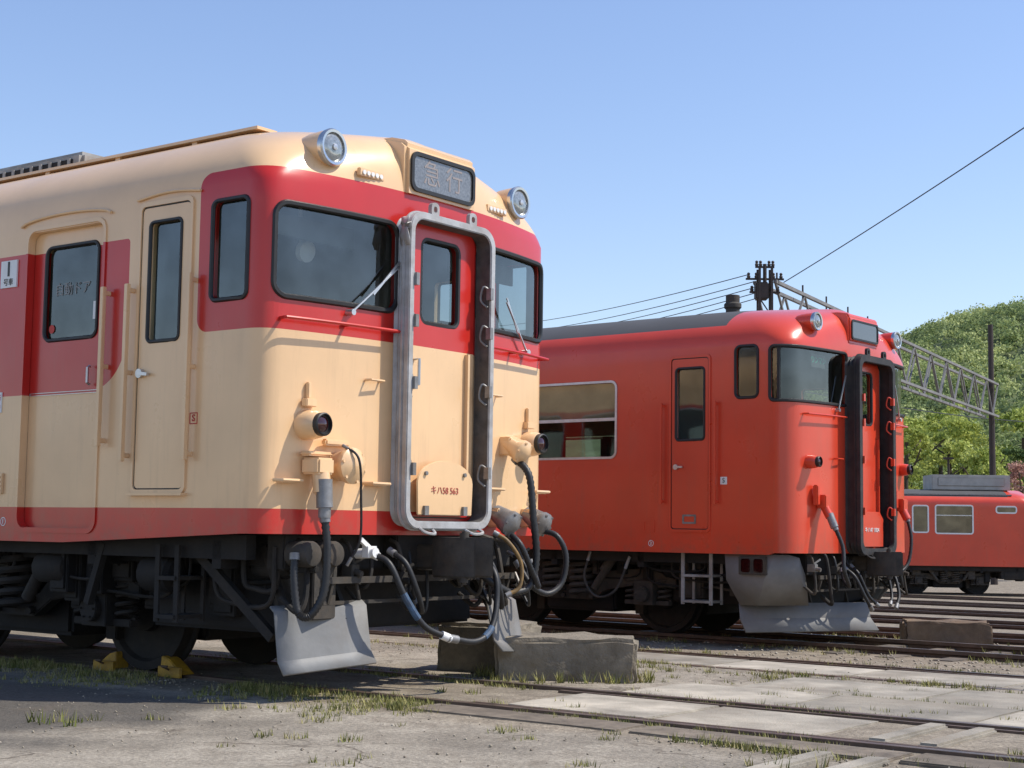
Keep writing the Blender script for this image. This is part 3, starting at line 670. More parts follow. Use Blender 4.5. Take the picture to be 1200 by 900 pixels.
    for (yy,zz,rad) in ((.80,1.58,.075),(.66,1.08,.080),(1.12,1.08,.080)):
        p=sh.at(Y(yy),zz,0); socket(t,p.x+.13,p.y,zz,M['cream'] if zz>1.3 else M['steel'],rad,(1,0,-.5))
        d=MB(); d.box(p.x-.02,p.x+.10,p.y-.06,p.y+.06,zz-.04,zz+.09); d.build('jumper_box',M['cream'],t,bev=.01)
    hose(t,[(.06,.80,1.52),(.18,.80,1.40),(.22,.80,1.12),(.23,.83,.84),(.21,.78,.64),(.17,.62,.60),(.13,.48,.66),(.03,.42,.74)],.025,M['rubber'],.10,n=14)
    hose(t,[(.12,.66,1.00),(.22,.66,.92),(.25,.74,.76),(.24,.84,.64),(.18,.9,.68),(.10,.95,.8)],.020,M['rubber'],.08,n=14)
    hose(t,[(.06,1.12,1.02),(.18,1.15,.98),(.23,1.19,.84),(.22,1.16,.66),(.19,1.03,.58),(.14,.90,.64),(.04,.86,.8)],.020,M['rubber'],.08,n=14)
    hose(t,[(.10,.52,1.0),(.18,.57,.94),(.23,.65,.80),(.23,.64,.64),(.18,.56,.58)],.014,M['yellowhose'],0,'yellow_hose')
    for k,(yy,z1) in enumerate(((-.30,.62),(.5,.58),(.95,.56))):
        hose(t,[(-.1,yy,.86),(.04,yy,.78),(.06,yy+.03,z1),(.0,yy+.10,z1-.06),(-.14,yy+.14,.7)],.011,M['rubber'],0,'control_cable')
    for sg in (-1,1):
        d=MB(); vs=[]; n=5
        # blade: rolled top lip, straight face, toe kicked forward
        for k in range(n):
            f=k/(n-1); x0_=-.02-.20*f; y0_=.62+.60*f
            for (dx,z) in ((-.06,.575-.03*f),(-.01,.545-.03*f),(.02,.40-.03*f),(.05,.27-.05*f),(.115,.20-.05*f)): vs.append((x0_+dx,sg*(y0_+dx*.25),z))
        d.add(vs,[(5*k+j,5*k+5+j,5*k+6+j,5*k+1+j) for k in range(n-1) for j in range(4)])
        sp_=d.build('snow_plow',M['plow'],t,25); md=sp_.modifiers.new('s','SOLIDIFY'); md.thickness=.014
        for (xa,ya,xb,yb) in ((-.35,.7,-.08,.75),(-.45,1.1,-.22,1.1)):
            d=MB(); d.bar((xa,sg*ya,.9),(xb,sg*yb,.45),.03,.05); d.build('plow_stay',M['under2'],sp_)
    steps(t,-1.15,-.97,.90,.42,M['under2'],-1.34)
    d=MB(); d.bar((-.95,-1.22,.88),(-.3,-1.15,.35),.05,.06); d.build('guard_bracket',M['under2'],t)
    d=MB(); d.bar((-1.75,-1.28,.9),(-1.9,-1.28,.5),.05,.05); d.build('guard_bracket',M['under2'],t)
    clutter(t,-1.9,-.4,-1.2,30,['under','under2','under2','under3'],3)
    clutter(t,-4.5,-2,-1.24,30,['under','under2'],5)
    clutter(t,-1.6,-.5,-.9,14,['under','under2'],8)
    d=MB(); d.box(-1.62,-.45,-.98,.98,.36,.84); d.build('cab_underbox',M['under'],t,bev=.02)
    bogie(t,-3.20); bogie(t,-17)
    underfloor(t,[(-6.4,-4.9,.42,0),(-8.4,-6.6,.38,0),(-10.4,-8.6,.36,1),(-13.6,-11,.4,0)],20.4)
train1()
# ================================================================== TRAIN 2
def train2():
    t=thing('diesel_railcar','all vermilion diesel railcar with black gangway hood and grey roof, behind the cream one','railcar',T2[:3],T2[3])
    sh=Shell(.10,.24,.45,20.8,.93,.95,3.14,.52)
    S,Y=sh.S,sh.Y; W=[]
    def sp(sg,x0,x1):
        a,b=S(x1),S(x0); return (a,b) if sg>0 else (-b,-a)
    def fwin(sg):
        a,b=Y(.40),S(-.36); return (a,b) if sg>0 else (-b,-a)
    for sg in (-1,1):
        W.append((*fwin(sg),2.53,3.10,.05)); W.append((*sp(sg,-.77,-.50),2.57,3.12,.06)); W.append((*sp(sg,-1.51,-1.15),2.14,2.92,.04))
        for k in range(8): x=-2.31-k*1.9; W.append((*sp(sg,x-1.35,x),1.98,2.81,.06))
    W.append((-.19,.19,2.35,2.93,.06))
    sh.body('body_shell',[M['verm'],M['interior']],t,W)
    mp=lambda p,q,o:sh.at(p,q,o)
    for sg in (-1,1):
        window(sh,t,*fwin(sg),2.53,3.10,.05,'wraparound_window',.018)
        window(sh,t,*sp(sg,-.77,-.50),2.57,3.12,.06,'cab_side_window',.016)
        d=MB(); d.bar(sh.at(sg*(sh.sc-.12),2.53,-.01),sh.at(sg*(sh.sc-.12),3.10,-.01),.02,.03); d.build('window_mullion',M['gasket'],t)
        a,b=sp(sg,-1.57,-1.09); ia,ib=sp(sg,-1.51,-1.15)
        d=MB(); d.ring(rr(a+.012,b-.012,1.19,3.02,.03),rr(ia,ib,2.14,2.92,.04),mp,-.004,.004); cd=d.build('crew_door',M['verm'],t)
        d=MB(); d.ring(rr(a-.02,b+.02,1.15,3.06,.05),rr(a+.003,b-.003,1.18,3.03,.035),mp,-.002,.014); d.build('door_frame',M['vermp'],cd)
        d=MB(); d.ring(rr(a+.001,b-.001,1.178,3.032,.037),rr(a+.015,b-.015,1.193,3.018,.03),mp,-.002,.0025); d.build('door_seal',M['gasket'],cd)
        window(sh,cd,ia,ib,2.14,2.92,.04,'door_window',.015)
        d=MB(); hx=sh.at(sg*S(-1.50),1.85,.03); d.bar(hx,hx+Vector((.09,0,0)),.02,.02); d.cyl(hx-Vector((0,sg*.03,0)),hx,.03); d.build('door_handle',M['silver'],cd)
        d=MB(); d.ring(rr(*sp(sg,-1.42,-1.25),1.24,1.34,.01),rr(*sp(sg,-1.40,-1.27),1.26,1.32,.01),mp,.002,.010); d.build('door_grille',M['steel'],cd)
        for x in (-1.67,-.99):
            mb=MB(); yy=sg*1.505; z0,z1=1.45,2.55; mb.bar((x,yy,z0),(x,yy,z1),.02,.03)
            for z in (z0+.03,z1-.03): mb.bar((x,sg*1.445,z),(x,yy,z),.02,.03)
            mb.build('handrail',M['vermp'],t)
        for k in range(8):
            x=-2.31-k*1.9; q=sp(sg,x-1.35,x); g=window(sh,t,*q,1.98,2.81,.06,'passenger_window',.013,M['silver'],.026)
            mb=MB(); mb.bar(sh.at(q[0],2.40,-.02),sh.at(q[1],2.40,-.02),.03,.035); mb.build('sash_bar',M['silver'],g)
            mb=MB(); sh.sheet(mb,q[0]-.02,q[1]+.02,2.42,2.84,-.07); mb.build('roller_blind',M['blind'],g)
        headlight(t,-.07,sg*.98,3.39,.09,M['vermp'])
        p=sh.at(sg*Y(1.12),1.90,0); marker(t,p.x+.08,p.y,p.z,.055,M['vermp'],M['gasket'])
        p=sh.at(sg*Y(.95),1.50,0)
        d=MB(); d.box(p.x,p.x+.11,p.y-.06,p.y+.06,1.42,1.56); d.cyl((p.x+.06,p.y,1.45),(p.x+.13,p.y,1.32),.045); d.build('jumper_box',M['vermp'],t,bev=.01)
        d=MB(); d.box(p.x,p.x+.06,p.y-.14,p.y-.08,1.45,1.66); d.build('socket_bracket',M['vermp'],t,bev=.01)
        if sg<0:
            d=MB(); d.cyl((p.x+.12,p.y,1.36),(p.x+.18,p.y,1.22),.042); d.build('jumper_plug',M['steel'],t)
            hose(t,[(p.x+.17,p.y,1.25),(p.x+.26,p.y+.02,1.02),(p.x+.30,p.y-.03,.78),(p.x+.28,p.y+.12,.62),(p.x+.18,p.y+.22,.66),(.05,p.y+.3,.78)],.022,M['rubber'],.08,n=12)
        else:
            hose(t,[(p.x+.12,p.y,1.36),(p.x+.18,p.y-.02,1.12),(p.x+.18,p.y-.10,.85),(p.x+.14,p.y-.25,.74),(.05,p.y-.35,.80)],.020,M['rubber'],.08,n=12)
        hose(t,[(.0,sg*.5,.80),(.12,sg*.48,.7),(.20,sg*.42,.5),(.22,sg*.3,.36)],.018,M['rubber'],0,'brake_hose')
        hose(t,[(.0,sg*.34,.82),(.10,sg*.34,.72),(.18,sg*.28,.5),(.22,sg*.15,.40)],.016,M['rubber'],0,'brake_hose')
        # grey skirt running down into the plow
        col=[((-.92,1.41,.93),(-.90,1.415,.66),(-.74,1.40,.40)),((-.34,1.39,.93),(-.46,1.40,.66),(-.56,1.34,.40)),((-.22,1.30,.93),(-.30,1.28,.66),(-.42,1.16,.40)),((-.17,1.17,.90),(-.19,1.10,.66),(-.30,.96,.40)),((-.15,1.08,.72),(-.17,1.0,.56),(-.24,.84,.40))]
        d=MB(); vs=[Vector((x,sg*y,z)) for c_ in col for x,y,z in c_]; d.add(vs,[(3*k+j,3*k+3+j,3*k+4+j,3*k+1+j) for k in range(4) for j in range(2)])
        sk=d.build('skirt_panel',M['skirt'],t,22); md=sk.modifiers.new('s','SOLIDIFY'); md.thickness=.02
        d=MB(); ya,yb=sorted((sg*1.38,sg*1.43)); d.box(-.74,-.42,ya-.01,yb+.005,.72,.91); tb=d.build('tail_light_box',M['under3'],t,bev=.005)
        for xx in (-.655,-.505): 
            d=MB(); ya,yb=sorted((sg*1.42,sg*1.450)); d.box(xx-.055,xx+.055,ya,yb,.745,.885); d.build('tail_light',M['redlens'],tb,bev=.01)
        mb=MB(); p=sh.at(sg*Y(.62),1.95,0); mb.tube([p+Vector((0,-.06,0)),p+Vector((.05,-.06,0)),p+Vector((.05,.06,0)),p+Vector((0,.06,0))],.009,6); mb.build('hand_grip',M['vermp'],t)
        mb=MB(); pts=[sh.at(sg*Y(y),2.40,.06) for y in np.linspace(.5,1.2,10)]; mb.tube(pts,.010,6)
        for k in (0,9): mb.tube([pts[k],pts[k]-Vector((.08,0,0))],.009,6)
        mb.build('front_handrail',M['vermp'],t)
    for (y0,z0,y1,z1) in ((-.62,2.47,-.48,2.85),(1.0,2.47,.80,2.85)):
        sg=-1 if y0<0 else 1
        p0=sh.at(sg*Y(y0),z0,.03); p1=sh.at(sg*Y(y1),z1,.04); mb=MB(); mb.bar(p0,p1,.012,.012); mb.cyl(p0-Vector((.04,0,0)),p0+Vector((.02,0,0)),.02); mb.build('wiper',M['silver'],t)
    fm=lambda a,b,o:Vector((o,a,b))
    d=MB(); d.ring(rr(-.36,.36,1.05,3.02,.06),rr(-.19,.19,2.35,2.93,.06),fm,.002,.014); cd=d.build('gangway_door',M['verm'],t); window(sh,cd,-.19,.19,2.35,2.93,.06,'door_window',.016)
    d=MB(); d.bar((.03,.28,1.3),(.03,.28,2.2),.02,.03); d.build('door_rail',M['vermp'],cd)
    hood(t,M['hoodblack'],M['hoodblack'],3.09,.93,band=.075,lat=M['vermp'],lining='hoodblack',x0=.12,x1=.17)
    d=MB(); d.plate([(-.28,1.02),(.28,1.02),(.29,1.32),(.2,1.40),(-.2,1.40),(-.29,1.32)],fm,.07,.085); fp=d.build('number_plate',M['vermp'],t,bev=.004); text('lettering','キハ47 1004',.066,(.088,0,1.20),'front',M['white'],fp)
    d=MB(); prof=[(-.3,3.57),(-.14,3.57),(-.02,3.55),(.015,3.51),(.015,3.24),(-.01,3.22),(-.3,3.22)]
    d.prism([(x,-.36,z) for x,z in prof],(0,.72,0)); sb=d.build('destination_sign',M['vermp'],t,bev=.02)
    d=MB(); d.plate(rr(-.31,.31,3.28,3.47,.03),fm,.005,.020); d.build('sign_panel',M['signdark'],sb)
    d=MB(); d.ring(rr(-.325,.325,3.265,3.485,.04),rr(-.305,.305,3.285,3.465,.03),fm,.005,.028); d.build('sign_frame',M['gasket'],sb)
    p=sh.at(-Y(.88),3.0,-.05); d=MB(); d.box(p.x-.02,p.x,p.y-.15,p.y+.15,2.91,3.05); wp=d.build('one_man_panel',M['dashboard'],t); text('lettering','ワンマン',.085,(p.x+.003,p.y,2.98),'front',M['greentxt'],wp)
    d=MB(); d.box(-.95,-.87,-1.454,-1.45,1.66,1.74); sq=d.build('lettering_plate',M['white'],t); text('lettering','S',.07,(-.91,-1.456,1.70),'side',M['darktxt'],sq)
    d=MB(); d.ring(rr(-1.93,-1.78,1.14,1.28,.01),rr(-1.91,-1.80,1.16,1.26,.008),lambda a,b,o:Vector((a,-1.45-o,b)),0,.006); d.build('side_flap',M['vermp'],t)
    lettersquare(t,-1.825,1.025,.034,M['white'],'2',.045,True)
    d=MB(); d.lathe((-1.45,-.35,3.52),(0,0,1),[(0,.08),(.18,.08),(.2,.10),(.24,.10),(.26,.08),(.34,.08),(.345,.065),(.25,.065)],18); d.build('exhaust_pipe',M['under3'],t)
    d=MB(); d.lathe((-.75,.45,3.58),(1,0,.1),[(0,.02),(.1,.03),(.25,.05),(.27,.06)],12); d.box(-.7,-.6,.42,.48,3.52,3.60); d.build('horn',M['vermp'],t)
    for x in np.arange(-19,-5,2.6):
        d=MB(); d.box(x,x+1.2,-.6,.6,3.60,3.72); d.build('roof_vent',M['roofgrey'],t,bev=.03)
    d=MB(); d.box(-20.6,-.3,-1.37,1.37,1.17,1.22); d.box(-1.9,-1.86,-1.38,1.38,1.22,3.14); d.box(-1.9,-1.86,-1.1,1.1,3.14,3.38); d.build('cabin_interior',M['interior'],t)
    for s in (-1,1):
        a,b=sorted((s*.45,s*1.25)); d=MB(); d.box(-.62,-.26,a,b,2.1,2.42); d.build('driving_desk',M['dashboard'],t,bev=.02)
    for x in np.arange(-19,-2.4,1.9):
        for s in (-1,1):
            a,b=sorted((s*.45,s*1.3)); d=MB(); d.box(x-.08,x+.08,a,b,1.6,2.35); d.box(x-.5,x+.5,a,b,1.55,1.66); d.build('bench_seat',M['seat'],t,bev=.03)
    d=MB(); d.box(-.35,-.18,-1.0,1.0,.72,.95); d.build('buffer_beam',M['under2'],t,bev=.01); coupler(t); nosegear(t,47)
    d=MB()
    pl=[(.06,0),(-.12,.30),(-.38,.80),(-.74,1.39)]
    path=[(x,-y) for x,y in pl[::-1]]+pl[1:]
    zs=[(.42,-.02),(.26,.0),(.13,.10)]
    vs=[];n=len(path)
    for z,o in zs:
        for x,y in path: vs.append((x+o,y*(1+o*.4),z))
    d.add(vs,[(i*n+k,i*n+k+1,(i+1)*n+k+1,(i+1)*n+k) for i in range(2) for k in range(n-1)])
    pw=d.build('snow_plow',M['skirt'],t,18); md=pw.modifiers.new('s','SOLIDIFY'); md.thickness=.02
    for y in (-.9,-.45,.45,.9):
        d=MB(); d.bar((-.55,y,.8),(-.3-abs(y)*.3,y*.95,.38),.03,.05); d.build('plow_stay',M['under3'],pw)
    steps(t,-1.47,-1.12,.93,.38,M['step'])
    hose(t,[(-2.75,-1.30,.90),(-2.78,-1.36,.62),(-2.60,-1.38,.42),(-2.35,-1.36,.5),(-2.2,-1.32,.85)],.014,M['under3'],0,'drain_hose')
    clutter(t,-2.2,-1.0,-1.2,24,['under','under2','under3'],11,-.9)
    clutter(t,-5,-2.2,-1.22,22,['under','under2','under3'],12)
    d=MB(); d.box(-1.9,-.45,-.9,.9,.38,.84); d.build('cab_underbox',M['under'],t,bev=.02)
    bogie(t,-3.25,2.1,'under3'); bogie(t,-17)
    underfloor(t,[(-6.4,-5.0,.42,0),(-8.2,-6.6,.36,0),(-10.4,-8.6,.36,1),(-13.6,-11,.4,0)],20.6)
train2()
# ================================================================== TRAIN 3
def train3():
    t=thing('distant_railcar','small vermilion railcar far off at the right edge, in front of the trees','railcar',(18.2,54.6,-1.05),R(-3))
    sh=Shell(.10,.24,.4,20.5,.98,.98,3.14,.50); S,Y=sh.S,sh.Y; W=[]
    wins=[(-4.2,-3.72,2.15,3.02),(-3.42,-2.2,2.12,3.04),(-1.35,-.72,2.85,3.02)]+[(-5.9-k*1.9,-4.6-k*1.9,2.12,3.04) for k in range(7)]
    for a,b,z0,z1 in wins: W.append((-S(a),-S(b),z0,z1,.05))
    W.append((-Y(1.25),-Y(.4),2.4,3.0,.06)); W.append((Y(.4),Y(1.25),2.4,3.0,.06))
    sh.body('body_shell',[M['verm'],M['interior']],t,W)
    for a,b,z0,z1 in wins:
        g=window(sh,t,-S(a),-S(b),z0,z1,.05,'passenger_window',.02,M['white'],.05)
        if b-a>.8:
            mb=MB(); mb.bar(sh.at(-S(a),2.72,0),sh.at(-S(b),2.72,0),.04,.03); mb.build('sash_bar',M['silver'],g)
    window(sh,t,-Y(1.25),-Y(.4),2.4,3.0,.06,'front_window',.02); window(sh,t,Y(.4),Y(1.25),2.4,3.0,.06,'front_window',.02)
    d=MB(); d.box(-3.4,-.7,-.75,.75,3.62,4.15); d.box(-3.2,-.9,-.78,-.74,3.75,4.05); d.build('roof_cooler',M['unit'],t,bev=.06)
    d=MB(); d.box(-20,-.8,-1.3,-1.0,3.42,3.46); d.build('roof_gutter',M['steel'],t)
    d=MB(); d.bar((-.35,-1.48,1.4),(-.35,-1.48,2.5),.04,.04); d.build('handrail',M['vermp'],t)
    d=MB(); d.box(-20.3,-.3,-1.37,1.37,1.17,1.22); d.box(-20.3,-.4,-.04,.04,1.22,3.4); d.build('cabin_interior',M['interior'],t)
    headlight(t,-.1,-.98,3.3,.1,M['vermp']); headlight(t,-.1,.98,3.3,.1,M['vermp'])
    d=MB(); d.box(-.3,.1,-1.1,1.1,.5,.98); d.build('buffer_beam',M['under2'],t); coupler(t)
    clutter(t,-5,-.6,-1.2,24,['under','under2','under3'],21)
    bogie(t,-2.9,2.1,'under3'); bogie(t,-16.5)
    underfloor(t,[(-1.2,-.4,.55,0),(-6.0,-4.5,.42,0),(-8.2,-6.3,.38,0),(-10.4,-8.6,.36,1),(-13.6,-11,.4,0)],20.4)
train3()
# ================================================================== GROUND
A1=Vector((math.cos(T1[3]),math.sin(T1[3]))); N1=Vector((-A1.y,A1.x))
O1=Vector((T1[0],T1[1])); S0=O1.dot(N1); TA=O1.dot(A1)
SL=.024; SB=S0+1.0; G0=-.022
def gz(X,Y_):
    s=X*N1.x+Y_*N1.y; return G0-SL*min(max(0,s-SB),46)
def mk_ground():
    ts=np.concatenate([[-1500,-600,-250,-100,-50,-30,-20,-14],np.arange(-11,14,.16),[16,22,35,60,120,300,700,1500]])
    ss=np.concatenate([[-400,-100,-30,-8,-2],np.arange(0,22,.16),[23,25,28,32,38,45,54.9,70,110,250,600,1600]])
    ss=np.sort(np.append(ss,SB))
    T,S_=np.meshgrid(ts,ss); X=T*A1.x+S_*N1.x; Y_=T*A1.y+S_*N1.y
    base=G0-SL*np.clip(S_-SB,0,46)
    wob=(np.sin(T*1.7+S_*.6)+np.sin(T*.7-S_*2.1+1)+np.sin(T*3.1+2+S_*1.9)*.6)*.0025+rng.normal(0,.0018,T.shape)
    inn=(T>-11)&(T<13.9)&(S_>0)&(S_<22); Z=base+np.where(inn,wob,0)-np.where((S_>S0+5)&(S_<S0+46),.04,0)
    n=len(ts); m=len(ss); V=np.stack([X,Y_,Z],-1).reshape(-1,3)
    idx=np.arange(n*m).reshape(m,n); F=np.stack([idx[:-1,:-1],idx[:-1,1:],idx[1:,1:],idx[1:,:-1]],-1).reshape(-1,4)
    me=bpy.data.meshes.new('ground'); me.from_pydata(V.tolist(),[],F.tolist()); me.polygons.foreach_set('use_smooth',[True]*len(F))
    o=bpy.data.objects.new('ground',me); COL.objects.link(o); o['kind']='structure'
    mt,nt,b=new_mat('yard_surface'); co=objco(nt)
    sp=nt.nodes.new('ShaderNodeSeparateXYZ'); nt.links.new(co,sp.inputs[0]); x,y,_=sp.outputs
    s=mth(nt,'ADD',mth(nt,'MULTIPLY',x,N1.x),mth(nt,'MULTIPLY',y,N1.y))
    tt=mth(nt,'SUBTRACT',mth(nt,'ADD',mth(nt,'MULTIPLY',x,A1.x),mth(nt,'MULTIPLY',y,A1.y)),TA)
    nz=mth(nt,'SUBTRACT',noise(nt,co,1.1,5),.5)
    wv=mth(nt,'ADD',s,mth(nt,'MULTIPLY',nz,.9))
    big=noise(nt,co,.55,6,.62); fine=noise(nt,co,42,4,.75); mid=noise(nt,co,5,7,.7)
    asph=mixc(nt,ramp(nt,mid,[(.3,0.),(.7,1.)]),(.25,.215,.165),(.41,.36,.285))
    asph=mixc(nt,ramp(nt,big,[(.36,.8),(.52,0.)]),asph,(.175,.15,.115))
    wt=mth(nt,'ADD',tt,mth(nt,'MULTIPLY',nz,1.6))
    shade=mth(nt,'MULTIPLY',ramp(nt,mth(nt,'DIVIDE',mth(nt,'ADD',wt,20),30),[(.655,1.),(.675,0.)]),ramp(nt,mth(nt,'DIVIDE',wv,30),[(4.1/30,0.),(4.4/30,1.),((S0-1.5)/30,1.),((S0-1.2)/30,.0)]))  # cream railcar's shadow, deepened in the ground colour along its near side
    asph=mixc(nt,mth(nt,'MULTIPLY',shade,.8),asph,(.060,.054,.047))
    soil=mixc(nt,ramp(nt,mid,[(.35,0.),(.65,1.)]),(.17,.135,.095),(.33,.275,.20))
    trk=ramp(nt,mth(nt,'DIVIDE',wv,30),[((S0-1.25)/30,0.),((S0-1.05)/30,.85),((S0+.8)/30,.6),((S0+1.1)/30,.15),((S0+3.1)/30,.10),((S0+3.3)/30,.5),((S0+4.7)/30,.5),((S0+6.0)/30,1.)])
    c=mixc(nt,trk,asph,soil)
    c=mixc(nt,1.0,c,ramp(nt,fine,[(.3,.5),(.7,1.35)]),'MULTIPLY')
    st=ramp(nt,noise(nt,co,2.2,6,.7,.6),[(.54,0.),(.66,1.)]); c=mixc(nt,mth(nt,'MULTIPLY',st,.4),c,(.12,.09,.06))
    vo=nt.nodes.new('ShaderNodeTexVoronoi'); vo.feature='DISTANCE_TO_EDGE'; vo.inputs['Scale'].default_value=.6
    nd=nt.nodes.new('ShaderNodeTexNoise'); nd.inputs['Scale'].default_value=3; nd.inputs['Detail'].default_value=5; nt.links.new(co,nd.inputs['Vector'])
    av=nt.nodes.new('ShaderNodeVectorMath'); av.operation='MULTIPLY_ADD'; nt.links.new(nd.outputs['Color'],av.inputs[0]); av.inputs[1].default_value=(.5,.5,.5); nt.links.new(co,av.inputs[2]); nt.links.new(av.outputs[0],vo.inputs['Vector'])
    ck=ramp(nt,vo.outputs[0],[(.002,1.),(.008,0.)])
    ck=mth(nt,'MULTIPLY',ck,ramp(nt,big,[(.42,0.),(.50,.8)]))
    c=mixc(nt,ck,c,(.08,.06,.04))
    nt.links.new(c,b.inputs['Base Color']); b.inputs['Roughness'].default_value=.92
    hh=mth(nt,'ADD',mth(nt,'MULTIPLY',fine,1.),mth(nt,'MULTIPLY',mid,1.2)); bump(nt,b,hh,.85,.012)
    me.materials.append(mt)
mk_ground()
def loc(tr,x,y): 
    a=tr[3]; return (tr[0]+math.cos(a)*x-math.sin(a)*y, tr[1]+math.sin(a)*x+math.cos(a)*y)
def track(label,ox,oy,rz,z,x0,x1,sl=None,guard=None):
    t=thing('railway_track',label,'railway track',(ox,oy,z),rz)
    for s in (-1,1):
        m=MB(); y=s*.566; prof=[(-.033,0),(.033,0),(.033,-.035),(.009,-.05),(.009,-.11),(.06,-.13),(-.06,-.13),(-.009,-.11),(-.009,-.05),(-.033,-.035)]
        vs=[(x0,y+a,b) for a,b in prof]; m.prism(vs,(x1-x0,0,0)); m.cm=1
        m.add([(x0,y-.028,.001),(x1,y-.028,.001),(x1,y+.028,.001),(x0,y+.028,.001)],[(0,1,2,3)]); m.build('rail',[M['rail'],M['railtop']],t)
        if guard:
            m=MB(); m.box(guard[0],guard[1],s*.455-.022,s*.455+.022,-.12,-.006); m.build('guard_rail',M['rail'],t,bev=.004)
    if sl:
        first=None
        for k in range(sl[2]):
            x=sl[0]+k*.62
            if first is None:
                m=MB(); m.box(-.11,.11,-1.05,1.05,-.16,-.060); first=m.build('sleeper',M['sleeper'],t,bev=.01); o=first
            else: o=first.copy(); COL.objects.link(o); o.parent=t
            o.location=(x+random.uniform(-.03,.03),random.uniform(-.04,.04),random.uniform(-.008,.006)); o.rotation_euler=(0,0,random.uniform(-.02,.02))
    return t
track('near railway track under the cream railcar, running flush through worn concrete panels',T1[0],T1[1],T1[3],0,-30,30,None,(.7,14))
p=O1+N1*3.95; track('flush railway track crossing the yard between the cream railcar and the vermilion one',p.x,p.y,T1[3]-R(.6),G0-SL*2.95+.016,-30,30,None,(-6,16))
track('second railway track carrying the vermilion railcar with black hood',T2[0],T2[1],T2[3],T2[2],-30,40,(-3,0,28))
for s_,lab in ((11.6,'railway track just beyond the vermilion railcar with black hood'),(16.6,'railway track out in the yard, second beyond the vermilion railcar'),(22.5,'railway track out in the yard, third beyond the vermilion railcar'),(30,'railway track next but one before the far railcar'),(38.5,'last railway track before the one under the far railcar')):
    p=O1+N1*s_; track(lab,p.x,p.y,T1[3]+R(1.0),-SL*(s_-1.0)+.02,-30,60,(2 if s_<20 else 0,0,30) if s_<25 else None)
track('railway track under the far vermilion railcar',18.2,54.6,R(-3),-1.05,-40,20)
def slab(x0,x1,y0,y1,zt,lab,grp,th=.10,mat='slab',name='paving_slab',cat='paving slab'):
    c=((x0+x1)/2,(y0+y1)/2); w=(x1-x0)/2; h=(y1-y0)/2
    pts=[]; 
    for (ax,ay),(bx,by) in (((-w,-h),(w,-h)),((w,-h),(w,h)),((w,h),(-w,h)),((-w,h),(-w,-h))):
        n=6
        for k in range(n):
            f=k/n; j=random.uniform(0,.012)*(3. if k==0 and random.random()<.5 else 1.)
            px=ax+(bx-ax)*f; py=ay+(by-ay)*f; L=math.hypot(px,py); pts.append((px*(1-j/max(L,.1)),py*(1-j/max(L,.1))))
    m=MB(); m.prism([(a,b_,-th) for a,b_ in pts],(0,0,th)); o=m.build(name,M[mat],None,bev=.007)
    X,Y_=loc(T1,*c); o.location=(X,Y_,zt); o.rotation_euler=(random.uniform(-.004,.004),random.uniform(-.004,.004),T1[3]+random.uniform(-.008,.008))
    tag(o,lab,cat,grp)
for k in range(9):
    x=.9+k*1.02
    if 2.9<x<3.2: continue
    slab(x,x+1.0,-.425,.425,-.008+random.uniform(-.006,.004),'worn concrete slab lying between the two rails of the near track','slabs between the rails')
for k in range(8):
    x=1.0+k*1.18; slab(x,x+1.165,.63,1.55,-.008+random.uniform(-.005,.004),'worn concrete slab along the far side of the near track','slabs beyond the near track')
for k in range(7):
    x=1.3+k*1.3; slab(x,x+1.285,1.66,2.6,-.030+random.uniform(-.003,.004),'weathered concrete slab in the outer row beyond the near track','outer row of slabs')
for k in range(8):
    x=-1.2+k*1.25; slab(x,x+1.235,3.55,4.33,-.083+random.uniform(-.004,.004),'worn concrete slab between the rails of the flush middle track','slabs between the middle rails')
for k in range(5):
    x=.6+k*1.5; slab(x,x+1.46,-.98,-.66,-.010+random.uniform(-.004,.004),'long weathered timber board along the camera side of the near rail','timber boards beside the near rail',mat='timber',name='timber_board',cat='timber board')
ch=thing('drain_channel','pale concrete drain channel crossing the near rail at lower right','drain',(T1[0],T1[1],0),T1[3])
for y0,y1 in ((-2.6,-1.0),(-.42,.42)):
    for a,b in ((3.20,3.31),(3.47,3.58)):
        m=MB(); m.box(a,b,y0,y1,-.1,.004); m.build('drain_curb',M['slab'],ch,bev=.012)
    m=MB(); m.box(3.31,3.47,y0,y1,-.1,-.028); m.build('drain_bottom',M['concrete'],ch)
def block(label,px,py,w,d,h,rz,mat,cham=.03):
    bm=bmesh.new(); bmesh.ops.create_cube(bm,size=1)
    for v in bm.verts: v.co.x*=w; v.co.y*=d; v.co.z=(v.co.z+.5)*h
    bmesh.ops.bevel(bm,geom=bm.edges[:],offset=cham,segments=2,affect='EDGES')
    bmesh.ops.triangulate(bm,faces=bm.faces[:]); bmesh.ops.subdivide_edges(bm,edges=bm.edges[:],cuts=7,use_grid_fill=True)
    for v in bm.verts: v.co+=Vector(mn.noise_vector(v.co*5))*.026+Vector(mn.noise_vector(v.co*16))*.014+Vector(mn.noise_vector(v.co*50))*.005
    me=bpy.data.meshes.new('concrete_block'); bm.to_mesh(me); bm.free(); smooth(me,50); me.materials.append(M[mat])
    o=bpy.data.objects.new('concrete_block',me); COL.objects.link(o); o.location=(px,py,gz(px,py)-.03); o.rotation_euler=(0,0,rz); tag(o,label,'concrete block')
block('large weathered grey brown concrete block, in front at the nose of the cream railcar',.42,11.12,.98,.55,.33,R(-4),'concrete')
block('concrete block just behind and left of the large weathered one',-.14,11.75,.62,.6,.39,R(-20),'concrete')
block('low rusty brown stone block beside the nose of the vermilion railcar',4.95,17.6,.95,.5,.30,R(-8),'rustblock')
